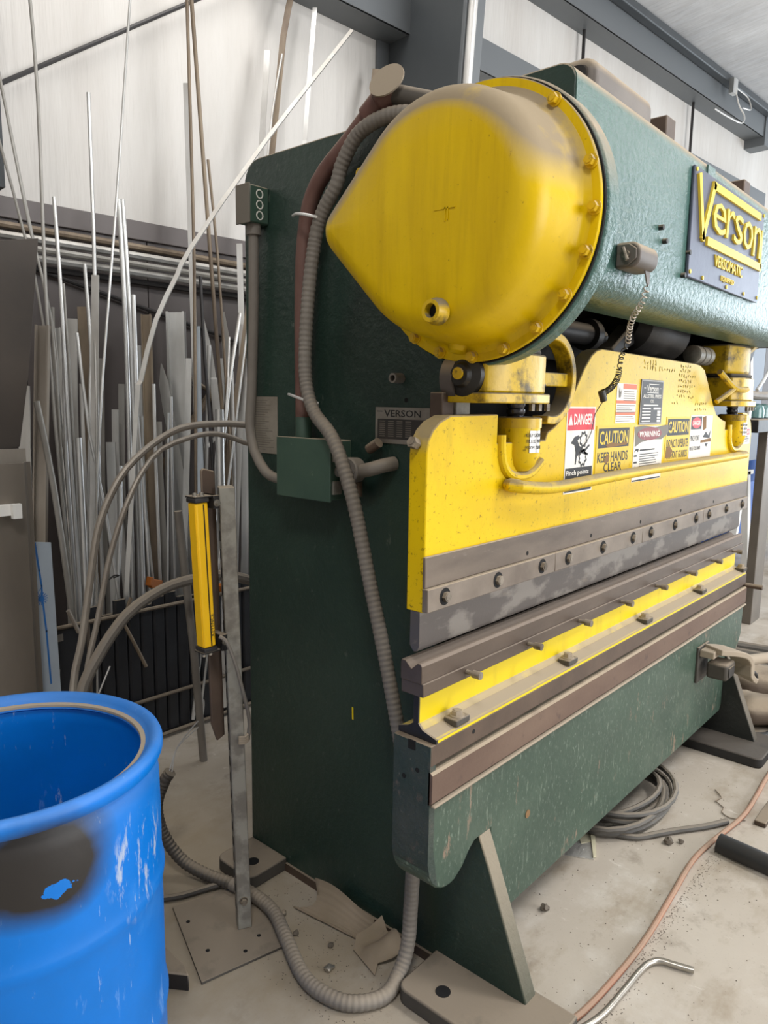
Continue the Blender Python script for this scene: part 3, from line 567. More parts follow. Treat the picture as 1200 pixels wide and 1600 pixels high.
# --- the two connections that carry the ram
def connection(dx, side):
    c = MB(); x0 = 1.448+dx; x1 = 1.715+dx
    prof = [(x0, 1.075), (x0, .965)]+[(x0+.03, .945), (x0+.08, .937), (x1-.08, .937), (x1-.03, .945), (x1, .965), (x1, 1.075)]
    cn = c.prism(prof, 'z', 1.572, 1.668).build('connection', 'greasy_yellow', PR, bevel=.005)
    MB().prism([(x0-.012, 1.08), (x0-.012, .958), (x0+.03, .930), (x1-.03, .930), (x1+.012, .958), (x1+.012, 1.08)], 'z', 1.548, 1.572).build('rim', 'greasy_yellow', cn, bevel=.003)
    MB().prism([(x0+.01, 1.07), (x0+.01, .97), (x0+.08, .945), (x1-.06, .945), (x1-.01, .97), (x1-.01, 1.07)], 'z', 1.668, 1.682).build('top_cap', 'dust_pad', cn, bevel=.006)
    m = MB(); m.lathe((x1-.13, 1.03, 1.682), (0, 0, 1), [(.085, 0), (.075, .03), (.07, .09)], 20); m.build('neck', 'greasy_yellow', cn)
    if side == 0:
        m = MB(); m.lathe((x0, 1.02, 1.612), (-1, 0, 0), [(.052, 0), (.05, .012), (.03, .02), (.024, .03)], 24); m.build('side_cover', 'grease_black', cn)
        m = MB(); m.cyl((x0-.03, 1.02, 1.615), (x0-.036, 1.02, 1.615), .014, n=12); m.build('grease_cap', 'yellow_bolt', cn)
    sx = 1.675+dx; m = MB(); m.lathe((sx, 1.02, 1.495), (0, 0, 1), [(.024, 0), (.024, .02), (.02, .022), (.024, .03), (.024, .038), (.02, .04), (.024, .048), (.024, .06)], 20); m.build('adjusting_screw', 'chrome_dark', cn)
    m = MB(); m.lathe((sx+.015, 1.02, 1.486), (0, 0, 1), [(.060, 0), (.060, .025), (.052, .028)], 28); cf = m.build('saddle_flange', 'greasy_yellow', cn)
    m = MB(); m.lathe((sx+.010, 1.015, 1.375), (0, 0, 1), [(.004, -.004), (.03, .0), (.045, .015), (.054, .04), (.055, .07), (.055, .111)], 28); cu = m.build('saddle_cup', 'yellow_paint', cn)
    # lip of the pocket in the ram around the cup
    m = MB(); lip = [(1.578+dx, 1.0, 1.470), (1.580+dx, .999, 1.42), (1.597+dx, .998, 1.385), (1.63+dx, .998, 1.366), (1.68+dx, .998, 1.360), (1.73+dx, .999, 1.368), (1.78+dx, 1.0, 1.395)]
    m.tube(lip, .013, 10, .02); m.build('pocket_lip', 'yellow_paint', cn)
    # oval plate riveted to the cup
    m = MB(); vs = []; A = [(-118+5.5*k) for k in range(9)]
    for r in (.0545, .0562):
        for z in (1.424, 1.480): vs += [(sx+.010+r*math.cos(math.radians(a)), 1.015+r*math.sin(math.radians(a)), z) for a in A]
    q = len(A); f = [(2*q+k, 2*q+k+1, 3*q+k+1, 3*q+k) for k in range(q-1)]+[(k, k+1, q+k+1, q+k) for k in range(q-1)]+[(k, k+1, 2*q+k+1, 2*q+k) for k in range(q-1)]+[(q+k, q+k+1, 3*q+k+1, 3*q+k) for k in range(q-1)]
    m.faces(vs, f); pl = m.build('saddle_plate', 'alu_white', cu)
    m = MB(); px0, py0 = sx+.010, 1.015
    for s_, z_, w_ in (('KEEP SADDLES', 1.464, .066), ('FILLED WITH', 1.449, .060), ('MODEL DRAWN', 1.433, .066)):
        t_ = MB(); t_.text(s_, 'front', 0, 0, z_, w_, .009, .0003)
        for v in t_.bm.verts:
            a = math.radians(-96)+(v.co.x-w_/2)/.0565; rr_ = .0564-v.co.y; v.co = (px0+rr_*math.cos(a), py0+rr_*math.sin(a), v.co.z)
        me_ = bpy.data.meshes.new('t'); t_.bm.to_mesh(me_); t_.bm.free(); m.bm.from_mesh(me_); bpy.data.meshes.remove(me_)
    m.build('plate_text', 'print_black', cu, smooth=False)
    for k, (px_, pz) in enumerate(((x1+.012, 1.60), (x1+.012, 1.645))): pass
    m = MB(); m.hexbolt((x1, .99, 1.650), (1, -.2, 0), .010, .012); m.cyl((x1, .99, 1.65), (x1+.03, .984, 1.65), .006, n=8); m.hexbolt((x1, .985, 1.595), (1, -.2, 0), .010, .012); m.cyl((x1, .985, 1.595), (x1+.03, .98, 1.595), .006, n=8); m.build('stud', 'dark_steel', cn)
    m = MB()
    for u in (0, .035, .075): m.cyl((x1-.02+u-.06, .95, 1.530), (x1-.02+u-.06, .95, 1.548), .008, n=6)
    m.build('rim_bolt', 'dirty_bolt', cn)
    return cn
cl = connection(0, 0); cl['label'] = 'left yellow connection below the gear cover'
ring = MB(); R1, R0 = .122, .100; cxr, czr = 1.81, 1.615; ob = []
for k in range(25):
    a = math.radians(-105+200*k/24); ob.append((cxr+R1*math.cos(a), czr+R1*math.sin(a)))
for k in range(24, -1, -1):
    a = math.radians(-105+200*k/24); ob.append((cxr+R0*math.cos(a), czr+R0*math.sin(a)))
MB().prism(ob, 'y', .985, 1.035).build('guard_ring', 'greasy_yellow', cl, bevel=.003)
MB().box(1.715, 1.92, 1.0, 1.03, 1.595, 1.632).build('ring_arm', 'greasy_yellow', cl, bevel=.003)
mb = MB()
mb.prism([(1.475+.058*math.cos(math.radians(a)), 1.605+.058*math.sin(math.radians(a))) for a in range(110, 251, 14)]+[(1.475+.046*math.cos(math.radians(a)), 1.605+.046*math.sin(math.radians(a))) for a in range(250, 109, -14)], 'y', 1.04, 1.075)
mb.build('guard_arc', 'box_grey', cl)
cr = connection(1.80, 1); cr['label'] = 'right yellow connection below the crown'
mb = MB(); mb.tube([(3.04, .95, 1.68), (3.10, .94, 1.65), (3.17, .93, 1.622), (3.25, .92, 1.615), (3.30, .92, 1.618)], .012, 8, .02); mb.tube([(3.17, .93, 1.62), (3.10, .94, 1.59), (3.06, .96, 1.565)], .010, 8, .02); mb.build('pull_handle', 'greasy_yellow', cr)
mb = MB(); mb.tube([(3.40, .99, 1.75), (3.48, .97, 1.80), (3.62, .93, 1.86), (3.72, .90, 1.90)], .022, 8, .03); mb.build('oil_chute', 'greasy_yellow', cr)
MB().prism([(3.22, 1.1), (3.22, .98), (3.30, .95), (3.42, .95), (3.46, .98), (3.46, 1.1)], 'z', 1.682, 1.80).build('upper_link', 'greasy_yellow', cr, bevel=.01)
# guide block behind the ram's left end
mb = MB(); mb.box(1.415, 1.462, 1.062, 1.10, 1.505, 1.572); mb.build('guide_block', 'brown_steel', PR, bevel=.003)
mb = MB(); mb.box(1.462, 1.52, 1.055, 1.10, 1.505, 1.573); mb.build('guide_block', 'galv', PR, bevel=.003)
# dark machinery under the crown
mb = MB(); mb.cyl((1.55, 1.15, 1.775), (2.30, 1.15, 1.775), .035, n=20); mb.cyl((2.30, 1.15, 1.775), (2.335, 1.15, 1.775), .052, n=20); mb.cyl((2.335, 1.15, 1.775), (2.40, 1.15, 1.775), .03, n=6); mb.cyl((2.40, 1.15, 1.775), (2.43, 1.15, 1.775), .02, n=12); mb.build('drive_shaft', 'dark_steel', PR)
mb = MB(); mb.lathe((2.62, 1.16, 1.84), (1, -.15, -.1), [(.06, 0), (.10, .03), (.105, .14), (.09, .20), (.095, .30), (.06, .34)], 24); mb.build('worm_housing', 'dark_steel', PR)
mb = MB(); mb.prism([(2.45, 1.70), (2.62, 1.76), (2.72, 1.83), (2.60, 1.83), (2.45, 1.74)], 'y', 1.12, 1.18); mb.build('casting_arm', 'dark_steel', PR, bevel=.008)
mb = MB(); mb.box(1.56, 2.55, 1.20, 1.23, 1.79, 1.815); mb.build('support_bar', 'dark_steel', PR)
mb = MB(); mb.lathe((2.98, 1.04, 1.745), (1, 0, 0), [(.030, 0), (.036, .004), (.036, .05), (.028, .055), (.028, .06), (.036, .065), (.036, .11), (.028, .115), (.028, .12), (.036, .125), (.036, .165), (.02, .17)], 20); mb.build('oil_cylinder', 'galv', PR)
mb = MB(); mb.lathe((3.62, 1.3, 1.85), (1, 0, 0), [(.02, 0), (.30, .01), (.30, .06), (.02, .07)], 40); mb.build('far_gear', 'dark_steel', PR)
# --- bed
bedp = [(1.28, .70), (1.283, .50)]+arc2(1.37, .46, .087, 180, 285, 8)+[(1.425, .395), (1.455, .428), (1.478, .442), (1.552, .442), (1.552, .18), (1.575, .157), (3.475, .157), (3.498, .18), (3.498, .442), (3.56, .442)]+[(3.60, .41), (3.66, .40), (3.715, .47), (3.72, .70)]
BED = MB().prism(bedp, 'y', .968, 1.078).build('bed', 'bed_paint', PR, bevel=.004)
mb = MB(); mb.prism([(1.2795, .764), (1.2795, .47)]+[(1.287, .435), (1.30, .412)]+[(1.32, .395), (1.312, .43), (1.30, .5), (1.30, .764)], 'y', .9675, 1.0785); mb.build('bed_end', 'end_paint', BED)
MB().box(1.283, 3.72, .990, 1.078, .70, .714).build('bolster_slot', 'black_hole', BED)
MB().box(1.2805, 3.724, .967, 1.079, .714, .765).build('bolster', 'brown_steel', BED, bevel=.002)
MB().prism([(.9605, .627), (.9605, .696), (.966, .7015), (.972, .7015), (.972, .621), (.966, .621)], 'x', 1.2795, 3.722).build('machined_pad', 'rust_steel', BED)
MB().box(1.284, 3.72, .955, .969, .613, .620).build('pad_ledge', 'ragdust', BED, bevel=.003)
t = MB().cyl((1.279, 1.045, .668), (1.2785, 1.045, .668), .006, n=12).build('end_hole', 'black_hole', BED); spread(t, [(1.279, 1.005, .690)], BED)
MB().box(1.2785, 1.281, 1.012, 1.034, .742, .765).build('end_notch', 'black_hole', BED)
MB().cyl((1.74, .9675, .40), (1.74, .966, .40), .012, n=16).build('bed_hole', 'smudge_brown', BED)
MB().cyl((1.452, .9675, .745), (1.452, .9665, .745), .006, n=12).build('bolster_hole', 'black_hole', BED)
MB().box(3.735, 3.75, .905, .98, .70, .712)  # (stop rod below)
mb = MB(); mb.cyl((3.735, .99, .705), (3.735, .895, .705), .012, n=12); mb.build('stop_rod', 'brown_steel', BED)
# die holder: a yellow I-beam bolted on the bed
DH = MB().prism([(.965, .766), (.965, .776), (1.005, .787), (1.018, .80), (1.018, .876), (1.034, .876), (1.034, .80), (1.05, .787), (1.078, .778), (1.078, .766)], 'x', 1.30, 3.70).build('die_holder', 'bright_yellow', PR, bevel=.002)
MB().prism([(.964, .7755), (1.0045, .7878), (1.0045, .7872), (.9645, .7748)], 'x', 1.302, 3.70).build('flange_dust', 'ragdust', DH)
MB().prism([(.9645, .766), (.9645, .7765), (1.006, .788), (1.019, .802), (1.019, .877), (1.0335, .877), (1.0335, .80), (1.05, .788), (1.079, .779), (1.079, .766)], 'x', 1.296, 1.302).build('holder_end', 'dark_steel', DH)
MB().box(1.278, 3.715, .992, 1.058, .876, .909).build('die_rail', 'die_steel', DH, bevel=.002)
cb = cp = None
for x in (1.404, 1.97, 2.55, 3.125, 3.69):
    if cp is None:
        cp = MB().prism([(x-.028, .965), (x+.028, .965), (x+.028, 1.005), (x-.028, 1.005)], 'z', .780, .797).build('clamp_block', 'dust_pad', DH, bevel=.003, origin=(x, .985, .780))
        m = MB(); m.hexbolt((x, .985, .797), (0, 0, 1), .014, .014); cb = m.build('hold_down_bolt', 'ragdust', DH, origin=(x, .985, .797))
    else: spread(cp, [(x, .985, .780)], DH); spread(cb, [(x, .985, .797)], DH)
s0 = None
for x in (1.45, 1.745, 2.045, 2.35, 2.655, 2.965, 3.275, 3.56):
    if s0 is None:
        m = MB(); m.cyl((x, .992, .893), (x, .972, .893), .006, n=10); m.cyl((x, .972, .893), (x, .950, .893), .010, n=14); m.cyl((x, .9505, .893), (x, .9495, .893), .005, n=6); s0 = m.build('set_screw', 'dirty_bolt', DH, origin=(x, .97, .893))
    else: spread(s0, [(x, .97, .893)], DH)
# electrical parts on the end plate
JB = MB().box(1.42, 1.5, 1.44, 1.655, 1.275, 1.440).build('junction_box', 'box_green', PR, bevel=.003)
MB().box(1.414, 1.42, 1.436, 1.659, 1.271, 1.444).build('door', 'box_green', JB, bevel=.002)
m = MB()
for z in (1.31, 1.40): m.box(1.425, 1.455, 1.432, 1.44, z-.018, z+.018)
m.build('hinge', 'galv', JB)
m = MB(); m.tube([(1.43, 1.434, 1.43), (1.438, 1.43, 1.41), (1.446, 1.432, 1.385), (1.44, 1.434, 1.365)], .004, 6, .01); m.build('chain', 'galv', JB)
m = MB(); m.cyl((1.46, 1.592, 1.44), (1.46, 1.592, 1.50), .024, n=16); m.build('hub_nipple', 'box_green', JB)
m = MB(); m.cyl((1.45, 1.44, 1.355), (1.45, 1.405, 1.355), .016, n=14); m.build('nipple', 'grey_conduit', JB)
m = MB(); m.tube([(1.45, 1.36, 1.36), (1.45, 1.31, 1.372), (1.465, 1.29, 1.38), (1.50, 1.28, 1.385)], .019, 14, .01); m.build('elbow', 'grey_conduit', JB)
m = MB(); m.lathe((1.465, 1.383, 1.362), (-1, 0, 0), [(.034, 0), (.036, .03), (.036, .036), (.033, .04)], 24); cd = m.build('conduit_body', 'grey_conduit', JB)
m = MB()
for y in (1.36, 1.406): m.cyl((1.426, y, 1.362), (1.4225, y, 1.362), .005, n=8)
m.build('cover_screw', 'clean_metal', cd)
m = MB(); m.cyl((1.46, 1.385, 1.33), (1.46, 1.385, 1.29), .02, n=14); m.build('blank_stub', 'brown_steel', JB)
m = MB(); m.cyl((1.47, 1.345, 1.42), (1.47, 1.31, 1.44), .014, n=12); m.build('blank_stub', 'brown_steel', JB)
SB = MB().box(1.43, 1.50, 1.787, 1.848, 2.06, 2.165).build('switch_box', 'box_green', PR, bevel=.004)
MB().box(1.426, 1.43, 1.785, 1.850, 2.057, 2.168).build('lid', 'box_brown', SB, bevel=.002)
m = MB()
for z in (2.082, 2.112, 2.142):
    m.lathe((1.465, 1.7872, z), (0, -1, 0), [(.013, 0), (.013, .002), (.010, .002), (.010, 0)], 16, cap=False)
m.build('knockout', 'print_white', SB)
m = MB(); m.cyl((1.465, 1.815, 2.06), (1.465, 1.815, 2.03), .022, n=14); m.build('connector', 'grey_conduit', SB)
m = MB(); m.tube([(1.465, 1.815, 2.04), (1.465, 1.82, 1.80), (1.465, 1.835, 1.55), (1.462, 1.84, 1.47), (1.455, 1.81, 1.39), (1.45, 1.75, 1.33), (1.45, 1.70, 1.315), (1.45, 1.65, 1.31)], .0155, 12, .04); m.build('switch_conduit', 'grey_conduit', SB)
# red hose and its elbow
m = MB(); m.tube([(1.46, 1.595, 1.49), (1.46, 1.598, 1.772), (1.46, 1.593, 1.945), (1.46, 1.577, 2.045), (1.455, 1.548, 2.10), (1.45, 1.495, 2.15), (1.45, 1.41, 2.205), (1.45, 1.33, 2.262)], .022, 14, .03); HS = m.build('red_hose', 'red_hose', PR)
m = MB(); m.cyl((1.45, 1.345, 2.250), (1.45, 1.305, 2.277), .028, n=16); EB = m.build('coupling', 'red_hose', HS)
m = MB(); m.cyl((1.45, 1.308, 2.275), (1.458, 1.258, 2.300), .034, n=18); EB = m.build('pull_elbow', 'red_hose', HS, bevel=.01)
m = MB(); m.cyl((1.455, 1.262, 2.284), (1.50, 1.14, 2.245), .024, n=16); m.build('elbow_pipe', 'dust_pad', HS)
m = MB(); 
ax = Vector((-.88, -.35, .12)).normalized(); c0 = Vector((1.452, 1.268, 2.298))+ax*.034
u = Vector((.3, -.85, .55)); u = (u-ax*u.dot(ax)).normalized(); v_ = ax.cross(u)
pts = [c0+u*.046*math.cos(a)+v_*.032*math.sin(a) for a in [2*math.pi*k/24 for k in range(24)]]
m.faces(list(pts)+[p+ax*.006 for p in pts], [tuple(range(24)), tuple(range(47, 23, -1))]+[(k, (k+1) % 24, (k+1) % 24+24, k+24) for k in range(24)])
m.build('elbow_cover', 'ragdust', EB)
for z, y in ((2.045, 1.565), (1.56, 1.585)):
    m = MB(); m.tube([(1.432, y+.04, z+.004), (1.412, y+.0, z), (1.412, y-.05, z-.012), (1.44, y-.075, z-.02)], .004, 6, .01); m.build('cable_tie', 'alu_white', HS)
# plates on the end frame
NP = MB().box(1.496, 1.5, 1.12, 1.347, 1.437, 1.533).build('data_plate', 'plate_silver', PR, bevel=.001)
MB().box(1.4955, 1.4962, 1.13, 1.338, 1.449, 1.502).build('dark_field', 'plate_dark', NP)
m = MB(); m.text('VERSON', 'left', 1.496, 1.315, 1.508, .125, .018, .0004, .012); m.stroke([(1.34, 1.522), (1.322, 1.522)], .002, 'left', 1.496, .0004); m.build('heading', 'print_black', NP)
m = MB()
for k in range(8):
    z = 1.496-k*.0056
    for a, b in ((1.33, 1.312), (1.30, 1.282), (1.27, 1.252), (1.24, 1.222)): m.stroke([(a, z), (b, z)], .0024, 'left', 1.4955, .0003)
m.build('print', 'print_grey', NP, smooth=False)
PP = MB().box(1.4975, 1.5, 1.752, 1.886, 1.382, 1.557).build('notice_sheet', 'paper', PR)
m = MB()
for k in range(22): m.stroke([(1.878, 1.545-k*.0072), (1.878-.11*random.uniform(.6, 1), 1.545-k*.0072)], .0022, 'left', 1.4975, .0003)
m.build('print', 'print_grey', PP, smooth=False)
m = MB(); m.lathe((1.5, 1.262, 1.608), (-1, 0, 0), [(.014, 0), (.013, .035), (.008, .035), (.008, .03)], 14, cap=False); m.build('socket_stub', 'grey_conduit', SF)
m = MB(); m.cyl((1.4995, 1.243, 1.552), (1.499, 1.243, 1.552), .006, n=10); m.build('plate_hole', 'black_hole', SF)
m = MB(); m.stroke([(1.425, .655), (1.424, .622)], .006, 'left', 1.4998, .0006); m.build('paint_drip', 'bright_yellow', SF)
# limit switch box on the crown front
LB = None
m = MB(); pr = [(.80, 1.868), (.80, 1.928), (.765, 1.928)]+arc2(.765, 1.903, .025, 90, 180, 5)[1:]+[(.74, 1.893)]+arc2(.765, 1.893, .025, 180, 270, 5)[1:]
LB = m.prism(pr, 'x', 1.735, 1.845).build('limit_box', 'box_grey', PR, bevel=.006, seg=3)
MB().prism([(.797, 1.873), (.797, 1.923), (.767, 1.923), (.748, 1.91), (.748, 1.888), (.767, 1.873)], 'x', 1.731, 1.735).build('end_cover', 'box_grey', LB, bevel=.002)
m = MB(); m.cyl((1.731, .772, 1.898), (1.722, .772, 1.898), .009, n=12); m.cyl((1.722, .778, 1.913), (1.722, .766, 1.884), .005, n=8); m.cyl((1.7315, .79, 1.905), (1.7305, .79, 1.905), .005, n=10); m.build('wing_knob', 'dirty_bolt', LB)
m = MB(); m.prism([(1.805, 1.870), (1.835, 1.870), (1.835, 1.842), (1.828, 1.835), (1.822, 1.842)], 'y', .755, .758); m.build('bracket', 'box_grey', LB)
# box and stops on top of the crown
m = MB(); pr = [(1.12, 2.257), (1.12, 2.36)]+arc2(1.08, 2.36, .04, 0, 90, 6)[1:]+arc2(.95, 2.36, .04, 90, 180, 6)+[(.91, 2.257)]
TB = m.prism(pr, 'x', 1.80, 2.16).build('motor_cover', 'box_grey', PR, bevel=.02, seg=3)
MB().prism([(1.095, 2.265), (1.095, 2.36)]+arc2(1.075, 2.36, .02, 0, 90, 4)+arc2(.955, 2.36, .02, 90, 180, 4)+[(.935, 2.265)], 'x', 1.796, 1.803).build('opening', 'lens_dark', TB)
for x in (2.26, 3.02):
    m = MB(); m.box(x, x+.07, .91, 1.02, 2.255, 2.385 if x < 2.5 else 2.375); m.build('stop_block', 'brown_steel', PR, bevel=.004)
# clamp fitting on the right end of the bed
m = MB(); m.box(3.09, 3.22, .958, .968, .40, .555); FT = m.build('pedal_bracket', 'dust_pad', PR, bevel=.003)
m = MB(); m.box(3.10, 3.21, .90, .958, .515, .545); m.build('lug', 'ragdust', FT, bevel=.004)
sh = catmull([(3.14, .92, .545), (3.22, .88, .53), (3.30, .86, .50), (3.34, .85, .45), (3.33, .845, .41), (3.37, .835, .385)], .02)
m = MB(); m.sweep(sh, [(-.012, -.05), (.012, -.05), (.012, .05), (-.012, .05)], hint=(0, 0, 1)); m.build('guard_hood', 'ragdust', FT, bevel=.004)
m = MB(); m.box(3.12, 3.23, .85, .935, .425, .495); m.build('switch_head', 'dust_pad', FT, bevel=.012)
m = MB(); m.box(3.135, 3.205, .846, .851, .44, .48); m.build('recess', 'dark_steel', FT)
m = MB(); m.tube([(3.33, .87, .455), (3.8, .80, .38), (4.5, .62, .26)], .024, 12, 0); m.build('handle_pipe', 'ragdust', FT)
m = MB(); m.tube([(3.36, .87, .42), (3.45, .85, .39), (3.53, .84, .35), (3.54, .84, .32)], .008, 8, .02); m.build('cable', 'rubber_black', FT)

# ---- tooling that sits in the press
m = MB(); m.prism([(1.012, 1.078), (1.012, .992), (1.019, .980), (1.028, .978), (1.040, .992), (1.040, 1.078)], 'x', 1.284, 3.69)
tag(m.build('punch_die', 'punch_steel', bevel=.001), 'long dark grey upper punch clamped under the yellow ram', 'tool')
m = MB(); m.prism([(.995, .909), (.995, .950), (1.0, .957), (1.008, .957), (1.026, .940), (1.044, .957), (1.055, .957), (1.058, .95), (1.058, .909)], 'x', 1.275, 3.70)
tag(m.build('vee_die', 'die_steel', bevel=.0015), 'long dark lower die with a V groove on the yellow holder', 'tool')

# ================================================================== THE RACK OF METAL STOCK
CT = thing('stock_crate', (1.9, 3.15, 0), 'black slatted crate with a wire frame, full of metal stock by the wall', 'crate')
for k in range(22):
    x = 1.425+k*.062
    rr = random.Random(k); h = .655+rr.uniform(-.03, .035)
    MB().prism([(x, 2.895), (x, 2.884), (x+.008, 2.876), (x+.048, 2.876), (x+.056, 2.884), (x+.056, 2.895)], 'z', .03, h).build('slat', 'crate_black', CT)
LP = MB().prism([(1.19, .02), (1.42, .02), (1.42, .62), (1.32, .632), (1.19, .632)], 'y', 2.862, 2.874).build('end_board', 'crate_black', CT, bevel=.002)
m = MB(); m.box(1.225, 1.315, 2.8612, 2.862, .572, .602); m.build('paper_label', 'plate_silver', LP)
m = MB()
for x, z in ((1.215, .40), (1.235, .402), (1.255, .40)): m.box(x, x+.01, 2.8612, 2.862, z, z+.01)
m.stroke([(1.27, .415), (1.29, .42), (1.295, .455)], .003, 'front', 2.862, .0006); m.build('paint_flecks', 'plate_silver', LP)
for z, r in ((.622, .009), (.207, .009), (.02, .009)):
    m = MB(); m.tube([(1.19, 2.86, z+.008), (2.0, 2.858, z), (2.80, 2.858, z-.005)], r, 8, 0); m.build('frame_wire', 'wire_steel', CT)
for x in (1.42, 2.79):
    m = MB(); m.tube([(x, 2.866, .0), (x, 2.866, .63)], .010, 8, 0); m.build('frame_post', 'wire_steel', CT)
m = MB(); m.box(1.19, 2.80, 2.90, 3.34, .0, .03); m.build('floor_board', 'crate_black', CT)
m = MB(); m.box(1.19, 2.80, 3.345, 3.36, .0, .45); m.build('back_board', 'crate_black', CT)
for x, y, z, a, lab in ((1.78, 2.95, .69, .3, 'left one of two orange plastic clips at the crate rim'), (2.1, 2.83, .655, -.5, 'right one of two orange plastic clips, hanging outside the crate rim by the light curtain')):
    m = MB(); m.box(-.035, .035, -.012, .012, -.02, .02); m.box(-.05, -.03, -.014, .014, -.012, .028)
    o = m.build('plastic_clip', 'orange_plastic', bevel=.003); o.location = (x, y, z); o.rotation_euler = (0, a, .3); tag(o, lab, 'clip', 'orange clips at the crate')
MK = {'dull': 'alu_dull', 'alu': 'alu', 'brown': 'stock_brown', 'white': 'alu_white', 'dark': 'stock_dark', 'blue': 'alu_blue', 'beige': 'stock_beige'}
